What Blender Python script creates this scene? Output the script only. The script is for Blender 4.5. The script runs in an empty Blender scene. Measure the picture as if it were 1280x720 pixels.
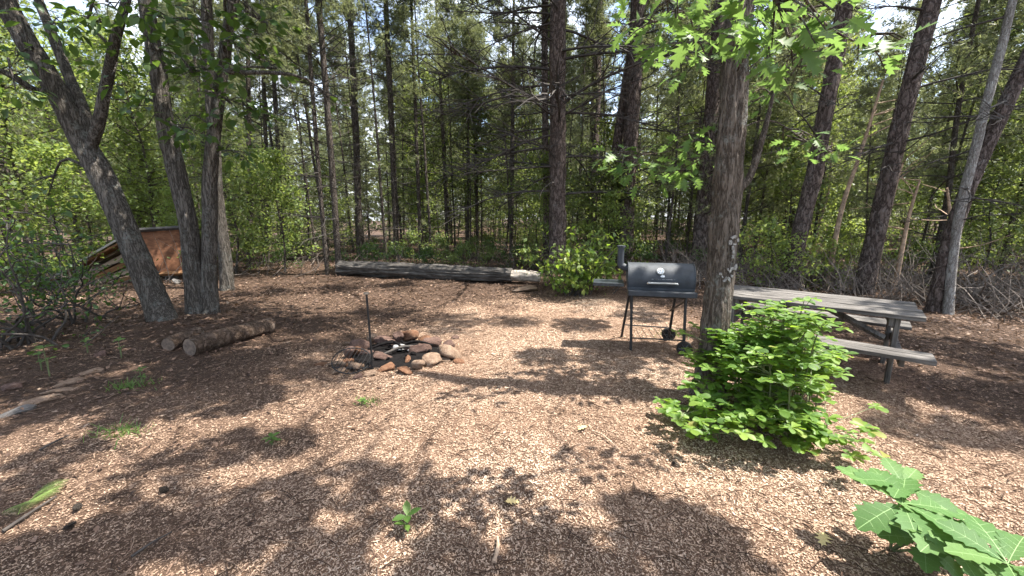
import bpy, bmesh, math, random
import numpy as np
from mathutils import Vector, Matrix, Quaternion

S = bpy.context.scene
COL = S.collection
R = math.radians
rng = np.random.default_rng(7)
rnd = random.Random(11)

# ------------------------------------------------------------------ camera
F_PX, PITCH, CAM_H = 482.0, R(10.3), 1.65      # photo 1280x720
cam_d = bpy.data.cameras.new('camera')
cam = bpy.data.objects.new('camera', cam_d)
COL.objects.link(cam)
cam.location = (0, 0, CAM_H)
cam.rotation_euler = (R(90) - PITCH, 0, 0)
cam_d.sensor_fit = 'HORIZONTAL'
cam_d.sensor_width = 36.0
cam_d.lens = 36.0 * F_PX / 1280
cam_d.clip_start = 0.05
cam_d.clip_end = 2000
S.camera = cam

# ------------------------------------------------------------------ sky + sun
SUN_EL, SUN_AZ = R(65), R(90)                  # azimuth measured from straight ahead towards the right
w = bpy.data.worlds.new('World')
S.world = w
w.use_nodes = True
nt = w.node_tree
nt.nodes.clear()
sky = nt.nodes.new('ShaderNodeTexSky')
sky.sky_type = 'NISHITA'
sky.sun_disc = False
sky.sun_elevation = SUN_EL
sky.sun_rotation = SUN_AZ
sky.air_density = 1.0
sky.dust_density = 2.0
sky.ozone_density = 1.0
bg = nt.nodes.new('ShaderNodeBackground')
bg.inputs[1].default_value = 0.13
out = nt.nodes.new('ShaderNodeOutputWorld')
# thin summer cloud in patches over the whole sky
tc = nt.nodes.new('ShaderNodeTexCoord')
cn = nt.nodes.new('ShaderNodeTexNoise')
cn.inputs['Scale'].default_value = 3.2
cn.inputs['Detail'].default_value = 5
cr = nt.nodes.new('ShaderNodeValToRGB')
cr.color_ramp.elements[0].position = 0.42
cr.color_ramp.elements[1].position = 0.66
mx = nt.nodes.new('ShaderNodeMix')
mx.data_type = 'RGBA'
mx.inputs[7].default_value = (5.2, 5.5, 6.0, 1)
nt.links.new(tc.outputs['Generated'], cn.inputs['Vector'])
nt.links.new(cn.outputs[0], cr.inputs[0])
nt.links.new(cr.outputs[0], mx.inputs[0])
nt.links.new(sky.outputs[0], mx.inputs[6])
nt.links.new(mx.outputs[2], bg.inputs[0])
nt.links.new(bg.outputs[0], out.inputs[0])

sun_d = bpy.data.lights.new('sun', 'SUN')
sun_d.energy = 5.0
sun_d.angle = R(0.55)
sun_d.color = (1.0, 0.95, 0.87)
sun = bpy.data.objects.new('sun', sun_d)
COL.objects.link(sun)
SUN_V = Vector((math.sin(SUN_AZ) * math.cos(SUN_EL), math.cos(SUN_AZ) * math.cos(SUN_EL), math.sin(SUN_EL)))
sun.rotation_euler = SUN_V.to_track_quat('Z', 'Y').to_euler()
sun.location = SUN_V * 60

S.view_settings.view_transform = 'Standard'
S.view_settings.look = 'None'
S.view_settings.exposure = 1.72
S.view_settings.gamma = 1.0
S.view_settings.use_curve_mapping = False
S.cycles.max_bounces = 6
S.cycles.diffuse_bounces = 4
S.cycles.glossy_bounces = 2
S.cycles.transmission_bounces = 4
S.cycles.transparent_max_bounces = 4
S.cycles.caustics_reflective = False
S.cycles.caustics_refractive = False
S.cycles.use_adaptive_sampling = True
S.cycles.adaptive_threshold = 0.02
S.cycles.use_denoising = True


# ------------------------------------------------------------------ numeric helpers
def _hash(i, j, k):
    n = (i * 374761393 + j * 668265263 + k * 2147483647 + 1013904223).astype(np.int64)
    n = (n ^ (n >> 13)) * 1274126177
    n = n & 0x7fffffff
    n = (n ^ (n >> 16)) & 0xffff
    return n / 65535.0


def vnoise(p):
    p = np.asarray(p, dtype=np.float64)
    i = np.floor(p).astype(np.int64)
    f = p - i
    f = f * f * (3 - 2 * f)
    r = 0
    for dx in (0, 1):
        for dy in (0, 1):
            for dz in (0, 1):
                wgt = (f[:, 0] if dx else 1 - f[:, 0]) * (f[:, 1] if dy else 1 - f[:, 1]) * (f[:, 2] if dz else 1 - f[:, 2])
                r = r + wgt * _hash(i[:, 0] + dx, i[:, 1] + dy, i[:, 2] + dz)
    return r


def fbm(p, o=3):
    p = np.asarray(p, dtype=np.float64)
    a, s, t = 0.5, 0, 0
    for k in range(o):
        s = s + a * vnoise(p * (2 ** k) + 17.3 * k)
        t += a
        a *= 0.5
    return s / t


def sstep(a, b, x):
    t = np.clip((x - a) / (b - a), 0, 1)
    return t * t * (3 - 2 * t)


def gz(x, y):
    """height of the ground"""
    x = np.atleast_1d(np.asarray(x, dtype=np.float64))
    y = np.atleast_1d(np.asarray(y, dtype=np.float64))
    x, y = np.broadcast_arrays(x, y)
    d = np.hypot(x, y)
    z = (fbm(np.stack([x * 0.35, y * 0.35, 0 * x + 3], 1), 2) - 0.5) * 0.10
    z = z + (fbm(np.stack([x * 1.7, y * 1.7, 0 * x + 9], 1), 2) - 0.5) * 0.05
    z = z + sstep(12, 45, d) * (fbm(np.stack([x * 0.07, y * 0.07, 0 * x + 5], 1), 2) - 0.5) * 2.2
    z = z - sstep(-9, -22, x) * 1.2
    # scraped earth heaped round the left trunks
    z = z + 0.10 * np.exp(-((x + 5.2) ** 2 + (y - 5.9) ** 2) / 0.8)
    return z


def g1(x, y):
    return float(gz(x, y)[0])


def at(px, py, Y):
    """point of the place seen at photo pixel (px,py) when it stands Y metres ahead"""
    a = (px - 640) / F_PX
    b = -(py - 360) / F_PX
    dy = math.cos(PITCH) + b * math.sin(PITCH)
    dz = -math.sin(PITCH) + b * math.cos(PITCH)
    t = Y / dy
    return Vector((a * t, Y, CAM_H + dz * t))


def on_ground(px, py, z=0.0):
    a = (px - 640) / F_PX
    b = -(py - 360) / F_PX
    dy = math.cos(PITCH) + b * math.sin(PITCH)
    dz = -math.sin(PITCH) + b * math.cos(PITCH)
    t = (z - CAM_H) / dz
    return Vector((a * t, dy * t, z))


def view_px(P):
    """photo pixel + depth of points (n,3)"""
    P = np.atleast_2d(P)
    Z = P[:, 2] - CAM_H
    d = P[:, 1] * math.cos(PITCH) - Z * math.sin(PITCH)
    u = P[:, 1] * math.sin(PITCH) + Z * math.cos(PITCH)
    d2 = np.where(d > 0.05, d, 0.05)
    return 640 + F_PX * P[:, 0] / d2, 360 - F_PX * u / d2, d


# ------------------------------------------------------------------ mesh accumulation
class MB:
    def __init__(self):
        self.v, self.f, self.t, self.m, self.n = [], [], [], [], 0

    def add(self, v, f, tint=None, mat=0):
        v = np.asarray(v, dtype=np.float64).reshape(-1, 3)
        f = np.asarray(f, dtype=np.int64)
        self.v.append(v)
        self.f.append(f + self.n)
        self.m.append(np.full(len(f), mat, dtype=np.int32))
        self.t.append(np.full(len(v), 0.5) if tint is None else np.broadcast_to(np.asarray(tint, dtype=np.float64), (len(v),)))
        self.n += len(v)

    def mesh(self, name, mats, origin=(0, 0, 0), smooth=False):
        me = bpy.data.meshes.new(name)
        if self.n == 0:
            return me
        v = np.concatenate(self.v) - np.asarray(origin)
        tot = np.concatenate([np.full(len(f), f.shape[1], dtype=np.int32) for f in self.f])
        loops = np.concatenate([f.ravel() for f in self.f]).astype(np.int32)
        start = np.concatenate([[0], np.cumsum(tot)[:-1]]).astype(np.int32)
        me.vertices.add(len(v))
        me.vertices.foreach_set('co', v.astype(np.float32).ravel())
        me.loops.add(len(loops))
        me.loops.foreach_set('vertex_index', loops)
        me.polygons.add(len(tot))
        me.polygons.foreach_set('loop_start', start)
        me.polygons.foreach_set('loop_total', tot)
        me.polygons.foreach_set('material_index', np.concatenate(self.m))
        me.polygons.foreach_set('use_smooth', np.full(len(tot), bool(smooth)))
        a = me.attributes.new('tint', 'FLOAT', 'POINT')
        a.data.foreach_set('value', np.concatenate(self.t).astype(np.float32))
        for m_ in (mats if isinstance(mats, (list, tuple)) else [mats]):
            me.materials.append(m_)
        me.update(calc_edges=True)
        return me

    def build(self, name, mats, parent=None, origin=(0, 0, 0), smooth=False):
        return link(name, self.mesh(name, mats, origin, smooth), parent)


def link(name, me, parent=None, loc=None, rot=None, scale=None):
    o = bpy.data.objects.new(name, me)
    COL.objects.link(o)
    if parent is not None:
        o.parent = parent
    if loc is not None:
        o.location = loc
    if rot is not None:
        o.rotation_mode = 'QUATERNION'
        o.rotation_quaternion = rot
    if scale is not None:
        o.scale = (scale, scale, scale) if np.isscalar(scale) else scale
    return o


def tag(o, label=None, cat=None, group=None, kind=None):
    if label:
        o['label'] = label
    if cat:
        o['category'] = cat
    if group:
        o['group'] = group
    if kind:
        o['kind'] = kind
    return o


def thing(name, loc, label, cat, group=None, rz=0.0):
    o = bpy.data.objects.new(name, None)
    o.empty_display_size = 0.1
    COL.objects.link(o)
    o.location = loc
    o.rotation_euler = (0, 0, rz)
    return tag(o, label, cat, group)


def spline(pts, n):
    P = np.array([tuple(p) for p in pts], dtype=np.float64)
    if len(P) == 2:
        t = np.linspace(0, 1, n)[:, None]
        return P[0] * (1 - t) + P[1] * t
    E = np.vstack([2 * P[0] - P[1], P, 2 * P[-1] - P[-2]])
    seg = np.linspace(0, len(P) - 1 - 1e-9, n)
    i = seg.astype(int)
    t = (seg - i)[:, None]
    a, b, c, d = E[i], E[i + 1], E[i + 2], E[i + 3]
    return 0.5 * (2 * b + (c - a) * t + (2 * a - 5 * b + 4 * c - d) * t ** 2 + (3 * b - a - 3 * c + d) * t ** 3)


def frames(P):
    T = np.gradient(P, axis=0)
    T /= np.linalg.norm(T, axis=1)[:, None] + 1e-12
    ref = np.array([0.0, 1.0, 0.0]) if abs(T[0, 1]) < 0.9 else np.array([1.0, 0, 0])
    N = np.cross(T, np.cross(np.broadcast_to(ref, T.shape), T))
    N /= np.linalg.norm(N, axis=1)[:, None] + 1e-12
    B = np.cross(T, N)
    return T, N, B


def tube(mb, pts, radii, sides=6, n=None, disp=None, cap=True, tint=None, mat=0, flare=None):
    """swept tube; disp(ang (n,s), length (n,s), pos) -> radial factor"""
    n = n or len(pts)
    P = spline(pts, n)
    r = np.interp(np.linspace(0, 1, n), np.linspace(0, 1, len(radii)), radii)
    T, N, B = frames(P)
    ang = np.linspace(0, 2 * math.pi, sides, endpoint=False)
    L = np.concatenate([[0], np.cumsum(np.linalg.norm(np.diff(P, axis=0), axis=1))])
    rr = np.repeat(r[:, None], sides, 1)
    if flare:
        h, k, lob = flare
        rr = rr * (1 + (k * np.exp(-L / h))[:, None] * (1 + 0.45 * np.cos(lob * ang + 0.7))[None, :])
    if disp is not None:
        base = P[:, None, :] + rr[:, :, None] * (np.cos(ang)[None, :, None] * N[:, None, :] + np.sin(ang)[None, :, None] * B[:, None, :])
        rr = rr * (1 + disp(np.broadcast_to(ang, rr.shape), np.broadcast_to(L[:, None], rr.shape), base, rr))
    V = P[:, None, :] + rr[:, :, None] * (np.cos(ang)[None, :, None] * N[:, None, :] + np.sin(ang)[None, :, None] * B[:, None, :])
    idx = np.arange(n * sides).reshape(n, sides)
    a = idx[:-1]
    b = idx[1:]
    F = np.stack([a, np.roll(a, -1, 1), np.roll(b, -1, 1), b], -1).reshape(-1, 4)
    mb.add(V.reshape(-1, 3), F, tint, mat)
    if cap:
        for e, flip in ((0, True), (n - 1, False)):
            c = P[e]
            ring = V[e]
            v = np.vstack([ring, c])
            k = np.arange(sides)
            f = np.stack([k, np.roll(k, -1), np.full(sides, sides)], 1)
            if flip:
                f = f[:, ::-1]
            mb.add(v, f, tint, mat)
    return P, r


def box(mb, c, size, rot=None, bev=0.0, tint=None, mat=0):
    bm = bmesh.new()
    bmesh.ops.create_cube(bm, size=1)
    for v in bm.verts:
        v.co = Vector((v.co.x * size[0], v.co.y * size[1], v.co.z * size[2]))
    if bev > 0:
        bmesh.ops.bevel(bm, geom=bm.edges[:], offset=bev, segments=1, affect='EDGES', profile=0.5)
    bmesh.ops.triangulate(bm, faces=bm.faces[:])
    M = rot.to_matrix() if isinstance(rot, Quaternion) else (rot or Matrix.Identity(3))
    V = [tuple(M @ v.co + Vector(c)) for v in bm.verts]
    bm.verts.index_update()
    mb.add(V, [[v.index for v in f.verts] for f in bm.faces], tint, mat)
    bm.free()


def cyl(mb, a, b, r, sides=16, r2=None, tint=None, mat=0):
    tube(mb, [a, b], [r, r if r2 is None else r2], sides, 2, cap=True, tint=tint, mat=mat)


def rock_mesh(name, mat, seed, sub=3, rough=0.35, flat=1.0):
    bm = bmesh.new()
    bmesh.ops.create_icosphere(bm, subdivisions=sub, radius=1)
    co = np.array([v.co[:] for v in bm.verts])
    r = np.random.default_rng(seed)
    # chop by random planes for facets
    for k in range(13):
        nn = r.normal(size=3)
        nn /= np.linalg.norm(nn)
        dcut = r.uniform(0.36, 0.8)
        s = co @ nn
        over = np.maximum(s - dcut, 0)
        co = co - 0.97 * over[:, None] * nn
    co *= (1 + rough * (fbm(co * 1.8 + seed * 3.1, 3) - 0.5) + 0.2 * (fbm(co * 5 + seed, 3) - 0.5))[:, None]
    mb = MB()
    bm.verts.index_update()
    mb.add(co, [[v.index for v in f.verts] for f in bm.faces])
    bm.free()
    return mb.mesh(name, mat, smooth=True)


# ------------------------------------------------------------------ materials
def new_mat(name):
    m = bpy.data.materials.new(name)
    m.use_nodes = True
    t = m.node_tree
    t.nodes.clear()
    o = t.nodes.new('ShaderNodeOutputMaterial')
    b = t.nodes.new('ShaderNodeBsdfPrincipled')
    t.links.new(b.outputs[0], o.inputs[0])
    return m, t, b, o


def ramp(t, stops, fac=None):
    r = t.nodes.new('ShaderNodeValToRGB')
    e = r.color_ramp.elements
    while len(e) > 1:
        e.remove(e[-1])
    e[0].position = stops[0][0]
    e[0].color = (*stops[0][1], 1)
    for p, c in stops[1:]:
        q = e.new(p)
        q.color = (*c, 1)
    if fac is not None:
        t.links.new(fac, r.inputs[0])
    return r


def g3(v):
    return (v, v, v)


def noise(t, vec, scale, detail=4, rough=0.6, dist=0.0):
    n = t.nodes.new('ShaderNodeTexNoise')
    n.inputs['Scale'].default_value = scale
    n.inputs['Detail'].default_value = detail
    n.inputs['Roughness'].default_value = rough
    n.inputs['Distortion'].default_value = dist
    if vec is not None:
        t.links.new(vec, n.inputs['Vector'])
    return n


def mapping(t, vec, scale=(1, 1, 1), loc=(0, 0, 0)):
    m = t.nodes.new('ShaderNodeMapping')
    m.inputs['Scale'].default_value = scale
    m.inputs['Location'].default_value = loc
    t.links.new(vec, m.inputs['Vector'])
    return m


def mixc(t, fac, a, b, mode='MIX'):
    m = t.nodes.new('ShaderNodeMix')
    m.data_type = 'RGBA'
    m.blend_type = mode
    if hasattr(fac, 'links') or hasattr(fac, 'is_linked'):
        t.links.new(fac, m.inputs[0])
    else:
        m.inputs[0].default_value = fac
    for s, i in ((a, 6), (b, 7)):
        if isinstance(s, tuple):
            m.inputs[i].default_value = (*s, 1)
        else:
            t.links.new(s, m.inputs[i])
    return m.outputs[2]


def bump(t, b, h, strength, dist):
    n = t.nodes.new('ShaderNodeBump')
    n.inputs['Strength'].default_value = strength
    n.inputs['Distance'].default_value = dist
    t.links.new(h, n.inputs['Height'])
    t.links.new(n.outputs[0], b.inputs['Normal'])
    return n


def coords(t, rand=False):
    c = t.nodes.new('ShaderNodeTexCoord')
    if not rand:
        return c.outputs['Object']
    oi = t.nodes.new('ShaderNodeObjectInfo')
    mul = t.nodes.new('ShaderNodeMath')
    mul.operation = 'MULTIPLY'
    mul.inputs[1].default_value = 37.0
    t.links.new(oi.outputs['Random'], mul.inputs[0])
    ad = t.nodes.new('ShaderNodeVectorMath')
    ad.operation = 'ADD'
    t.links.new(c.outputs['Object'], ad.inputs[0])
    t.links.new(mul.outputs[0], ad.inputs[1])
    return ad.outputs[0]


def bark_mat(name, dark, mid, light, lichen, lich_amt, vscale=9.0, stretch=0.28, rand=False, warp=.3):
    m, t, b, o = new_mat(name)
    v = coords(t, rand)
    mp = mapping(t, v, (1, 1, stretch))
    vo = t.nodes.new('ShaderNodeTexVoronoi')
    vo.feature = 'DISTANCE_TO_EDGE'
    vo.inputs['Scale'].default_value = vscale
    nz = noise(t, mp.outputs[0], vscale * 0.9, 5, 0.65)
    vm = t.nodes.new('ShaderNodeVectorMath')
    vm.operation = 'MULTIPLY_ADD'
    vm.inputs[1].default_value = (warp, warp, warp)
    t.links.new(nz.outputs['Color'], vm.inputs[0])
    t.links.new(mp.outputs[0], vm.inputs[2])
    t.links.new(vm.outputs[0], vo.inputs['Vector'])
    fine = noise(t, mp.outputs[0], vscale * 5, 6, 0.7)
    mm = t.nodes.new('ShaderNodeMath')
    mm.operation = 'MULTIPLY_ADD'
    mm.inputs[1].default_value = 2.6
    t.links.new(vo.outputs['Distance'], mm.inputs[0])
    fm = t.nodes.new('ShaderNodeMath')
    fm.operation = 'MULTIPLY'
    fm.inputs[1].default_value = 0.45
    t.links.new(fine.outputs[0], fm.inputs[0])
    t.links.new(fm.outputs[0], mm.inputs[2])
    c = ramp(t, [(0.12, dark), (0.42, mid), (0.85, light)], mm.outputs[0])
    big = noise(t, v, 3.4, 5, 0.75)
    lr = ramp(t, [(0.52, g3(0)), (0.64, g3(lich_amt))], big.outputs[0])
    spk = noise(t, v, 26, 3, 0.6)
    lr2 = ramp(t, [(0.42, g3(0)), (0.6, g3(1))], spk.outputs[0])
    lm = t.nodes.new('ShaderNodeMath')
    lm.operation = 'MULTIPLY'
    t.links.new(lr.outputs[0], lm.inputs[0])
    t.links.new(lr2.outputs[0], lm.inputs[1])
    t.links.new(mixc(t, lm.outputs[0], c.outputs[0], lichen), b.inputs['Base Color'])
    b.inputs['Roughness'].default_value = 0.9
    b.inputs['Specular IOR Level'].default_value = 0.2
    bump(t, b, mm.outputs[0], 1.0, 0.035)
    return m


def leaf_mat(name, stops, trans=0.35, tcol=(0.30, 0.42, 0.05), rand=False, rough=0.5, spec=0.35):
    m, t, b, o = new_mat(name)
    if rand:
        src = t.nodes.new('ShaderNodeObjectInfo').outputs['Random']
    else:
        a = t.nodes.new('ShaderNodeAttribute')
        a.attribute_name = 'tint'
        src = a.outputs['Fac']
    r = ramp(t, stops, src)
    nz = noise(t, coords(t), 60, 2, 0.5)
    vr = ramp(t, [(0.3, g3(0.8)), (0.7, g3(1.15))], nz.outputs[0])
    c = mixc(t, 1.0, r.outputs[0], vr.outputs[0], 'MULTIPLY')
    t.links.new(c, b.inputs['Base Color'])
    b.inputs['Roughness'].default_value = rough
    b.inputs['Specular IOR Level'].default_value = spec
    tr = t.nodes.new('ShaderNodeBsdfTranslucent')
    tr.inputs[0].default_value = (*tcol, 1)
    ms = t.nodes.new('ShaderNodeMixShader')
    ms.inputs[0].default_value = trans
    t.links.new(b.outputs[0], ms.inputs[1])
    t.links.new(tr.outputs[0], ms.inputs[2])
    t.links.new(ms.outputs[0], o.inputs[0])
    return m


def plain(name, col, rough=0.6, metal=0.0, spec=0.5, var=0.0, vs=20, bmp=0.0, bs=80, col2=None):
    m, t, b, o = new_mat(name)
    b.inputs['Roughness'].default_value = rough
    b.inputs['Metallic'].default_value = metal
    b.inputs['Specular IOR Level'].default_value = spec
    v = coords(t, True)
    if var > 0 or col2:
        n = noise(t, v, vs, 5, 0.65)
        c2 = col2 or tuple(min(1, x * (1 + var)) for x in col)
        c1 = tuple(x * (1 - var) for x in col) if not col2 else col
        r = ramp(t, [(0.35, c1), (0.68, c2)], n.outputs[0])
        t.links.new(r.outputs[0], b.inputs['Base Color'])
    else:
        b.inputs['Base Color'].default_value = (*col, 1)
    if bmp > 0:
        n2 = noise(t, v, bs, 4, 0.6)
        bump(t, b, n2.outputs[0], bmp, 0.01)
    return m


def wood_mat(name, dark, mid, light, axis=0, rough=0.85, sc=1.0):
    m, t, b, o = new_mat(name)
    v = coords(t, True)
    s = [38 * sc, 38 * sc, 38 * sc]
    s[axis] = 1.6 * sc
    mp = mapping(t, v, tuple(s))
    n = noise(t, mp.outputs[0], 1.0, 6, 0.7, 0.4)
    n2 = noise(t, v, 3.5, 3, 0.6)
    c = ramp(t, [(0.30, dark), (0.5, mid), (0.72, light)], n.outputs[0])
    r2 = ramp(t, [(0.3, g3(0.62)), (0.7, g3(1.1))], n2.outputs[0])
    t.links.new(mixc(t, 1.0, c.outputs[0], r2.outputs[0], 'MULTIPLY'), b.inputs['Base Color'])
    b.inputs['Roughness'].default_value = rough
    b.inputs['Specular IOR Level'].default_value = 0.25
    bump(t, b, n.outputs[0], 0.7, 0.006)
    return m


M = {}
M['bark_oak'] = bark_mat('bark_oak', (0.024, 0.018, 0.014), (0.125, 0.098, 0.076), (0.25, 0.205, 0.165), (0.36, 0.37, 0.33), 0.75, 15, 0.14)
M['bark_left'] = bark_mat('bark_left', (0.020, 0.016, 0.013), (0.098, 0.085, 0.070), (0.215, 0.19, 0.162), (0.27, 0.28, 0.25), 0.8, 15, 0.13)
M['bark_pine'] = bark_mat('bark_pine', (0.016, 0.012, 0.010), (0.085, 0.062, 0.052), (0.20, 0.155, 0.135), (0.27, 0.25, 0.23), 0.5, 10, 0.35)
M['bark_thin'] = bark_mat('bark_thin', (0.018, 0.015, 0.012), (0.082, 0.066, 0.054), (0.18, 0.15, 0.125), (0.22, 0.22, 0.20), 0.45, 14, 0.3, True)
M['bark_pale'] = bark_mat('bark_pale', (0.10, 0.09, 0.08), (0.32, 0.29, 0.26), (0.50, 0.47, 0.43), (0.58, 0.57, 0.53), 0.6, 14, 0.25)
M['dead_tan'] = plain('dead_tan', (0.40, 0.28, 0.19), 0.85, var=0.45, vs=14, bmp=0.4)
M['dead_grey'] = plain('dead_grey', (0.15, 0.122, 0.10), 0.9, var=0.5, vs=12, bmp=0.4)
M['twig_dark'] = plain('twig_dark', (0.050, 0.042, 0.036), 0.9, var=0.5, vs=12)
M['stem_green'] = plain('stem_green', (0.10, 0.12, 0.045), 0.7, var=0.3)
M['needles'] = leaf_mat('needles', [(0, (0.066, 0.078, 0.038)), (0.5, (0.135, 0.155, 0.078)), (1, (0.215, 0.235, 0.13))], 0.35, (0.36, 0.40, 0.16), rough=0.45)
M['needles_dead'] = leaf_mat('needles_dead', [(0, (0.10, 0.06, 0.03)), (1, (0.2, 0.12, 0.06))], 0.1, (0.2, 0.12, 0.05))
M['leaf_mid'] = leaf_mat('leaf_mid', [(0, (0.042, 0.066, 0.020)), (0.5, (0.088, 0.128, 0.038)), (1, (0.155, 0.200, 0.070))], 0.38, (0.36, 0.44, 0.10))
M['leaf_lush'] = leaf_mat('leaf_lush', [(0, (0.058, 0.095, 0.024)), (0.5, (0.110, 0.165, 0.040)), (1, (0.19, 0.245, 0.075))], 0.40, (0.44, 0.54, 0.11))
M['leaf_dark'] = leaf_mat('leaf_dark', [(0, (0.018, 0.042, 0.012)), (0.5, (0.035, 0.075, 0.020)), (1, (0.06, 0.105, 0.03))], 0.30, (0.20, 0.32, 0.045))
M['leaf_dark_one'] = leaf_mat('leaf_dark_one', [(0, (0.020, 0.045, 0.013)), (0.5, (0.035, 0.075, 0.020)), (1, (0.065, 0.110, 0.03))], 0.30, (0.20, 0.32, 0.045), rand=True)
M['leaf_oak'] = leaf_mat('leaf_oak', [(0, (0.045, 0.10, 0.022)), (0.5, (0.075, 0.145, 0.03)), (1, (0.12, 0.20, 0.045))], 0.42, (0.21, 0.34, 0.075))
M['leaf_oak_one'] = leaf_mat('leaf_oak_one', [(0, (0.045, 0.10, 0.022)), (0.5, (0.075, 0.145, 0.03)), (1, (0.12, 0.20, 0.045))], 0.42, (0.21, 0.34, 0.075), rand=True)
M['leaf_bush'] = leaf_mat('leaf_bush', [(0, (0.035, 0.085, 0.014)), (0.5, (0.085, 0.165, 0.025)), (1, (0.17, 0.26, 0.045))], 0.38, (0.34, 0.52, 0.05))
M['leaf_bush_one'] = leaf_mat('leaf_bush_one', [(0, (0.035, 0.080, 0.014)), (0.45, (0.085, 0.160, 0.026)), (0.93, (0.17, 0.25, 0.045)), (1, (0.22, 0.19, 0.06))], 0.38, (0.34, 0.52, 0.05), rand=True)
M['leaf_seedling'] = leaf_mat('leaf_seedling', [(0, (0.050, 0.112, 0.030)), (0.5, (0.070, 0.145, 0.040)), (1, (0.098, 0.175, 0.052))], 0.25, (0.22, 0.38, 0.06), rand=True, rough=0.6, spec=0.2)
M['leaf_vein'] = plain('leaf_vein', (0.20, 0.32, 0.11), 0.6)
M['fern'] = leaf_mat('fern', [(0, (0.09, 0.15, 0.035)), (1, (0.20, 0.27, 0.08))], 0.35, (0.32, 0.42, 0.09))
M['grass'] = leaf_mat('grass', [(0, (0.045, 0.10, 0.025)), (1, (0.12, 0.20, 0.05))], 0.3, (0.3, 0.45, 0.08))
M['litter'] = leaf_mat('litter', [(0, (0.034, 0.020, 0.014)), (0.5, (0.105, 0.062, 0.041)), (0.85, (0.20, 0.125, 0.085)), (1, (0.32, 0.23, 0.165))], 0.1, (0.25, 0.14, 0.06), rough=0.7)
M['chips'] = leaf_mat('chips', [(0, (0.060, 0.034, 0.024)), (0.3, (0.160, 0.102, 0.072)), (0.6, (0.335, 0.228, 0.158)), (0.85, (0.405, 0.292, 0.210)), (1, (0.48, 0.38, 0.29))], 0.0, (0, 0, 0), rough=0.8, spec=0.2)
M['dry_leaf'] = plain('dry_leaf', (0.50, 0.38, 0.17), 0.7, var=0.2)
M['grill'] = plain('grill_paint', (0.040, 0.046, 0.054), 0.62, 0.0, 0.4, var=0.3, vs=7, bmp=0.05, bs=200)
M['grill_leg'] = plain('grill_leg', (0.012, 0.012, 0.013), 0.5, var=0.3, bmp=0.03)
M['shelf_metal'] = plain('shelf_metal', (0.045, 0.055, 0.062), 0.38, 0.3, 0.5, var=0.6, vs=22)
M['steel'] = plain('steel', (0.50, 0.49, 0.46), 0.3, 0.9, var=0.15)
M['dial'] = plain('dial', (0.78, 0.80, 0.82), 0.35)
M['print_grey'] = plain('print_grey', (0.66, 0.69, 0.72), 0.5)
M['black'] = plain('black', (0.006, 0.006, 0.006), 0.6)
M['rubber'] = plain('rubber', (0.010, 0.010, 0.010), 0.75)
M['iron'] = plain('iron', (0.014, 0.013, 0.013), 0.6, 0.3, var=0.5, vs=25)
M['grey_wood'] = wood_mat('grey_wood', (0.026, 0.023, 0.021), (0.12, 0.110, 0.101), (0.25, 0.232, 0.215))
M['grey_wood_z'] = wood_mat('grey_wood_z', (0.03, 0.026, 0.023), (0.13, 0.118, 0.105), (0.25, 0.23, 0.21), axis=2)
M['brown_plank'] = wood_mat('brown_plank', (0.07, 0.034, 0.016), (0.22, 0.115, 0.052), (0.38, 0.22, 0.11))
M['grey_plank'] = wood_mat('grey_plank', (0.10, 0.075, 0.052), (0.27, 0.21, 0.15), (0.42, 0.34, 0.25))
M['plywood'] = wood_mat('plywood', (0.085, 0.036, 0.018), (0.155, 0.068, 0.034), (0.21, 0.105, 0.056), sc=0.5)
M['tin'] = plain('tin', (0.36, 0.35, 0.33), 0.45, 0.6, var=0.2)
M['tar'] = plain('tar', (0.035, 0.032, 0.030), 0.8, var=0.4)
M['log_rot'] = wood_mat('log_rot', (0.022, 0.019, 0.016), (0.085, 0.076, 0.067), (0.165, 0.15, 0.136), sc=.6)
M['log_bark'] = bark_mat('log_bark', (0.026, 0.017, 0.012), (0.10, 0.066, 0.046), (0.17, 0.118, 0.086), (0.20, 0.17, 0.14), 0.2, 10, 0.6)
M['cut_wood'] = plain('cut_wood', (0.13, 0.095, 0.07), 0.9, var=0.5, vs=14, bmp=0.5, bs=60)
M['pale_wood'] = plain('pale_wood', (0.36, 0.31, 0.26), 0.85, var=0.5, vs=9, bmp=0.6, bs=30)
M['ash'] = plain('ash', (0.30, 0.29, 0.28), 0.95, var=0.5, vs=18, bmp=0.6)
M['char'] = plain('char', (0.007, 0.006, 0.006), 0.95, spec=0.1, var=0.6, vs=30, bmp=0.8, bs=40)
M['paint'] = plain('paint_white', (0.25, 0.235, 0.215), 0.9, var=0.5, vs=45)
M['earth'] = plain('earth', (0.12, 0.075, 0.05), 0.95, var=0.5, vs=12, bmp=0.8, bs=60)


def stone_mat(name, a, b_, c_, soot=0.0):
    m, t, b, o = new_mat(name)
    v = coords(t, True)
    n = noise(t, v, 2.4, 6, 0.7)
    n2 = noise(t, v, 16, 5, 0.7)
    c = ramp(t, [(0.32, a), (0.52, b_), (0.7, c_)], n.outputs[0])
    r2 = ramp(t, [(0.3, g3(0.6)), (0.7, g3(1.15))], n2.outputs[0])
    t.links.new(mixc(t, 1.0, c.outputs[0], r2.outputs[0], 'MULTIPLY'), b.inputs['Base Color'])
    b.inputs['Roughness'].default_value = 0.9
    b.inputs['Specular IOR Level'].default_value = 0.25
    bump(t, b, n2.outputs[0], 0.8, 0.05)
    return m


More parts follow.
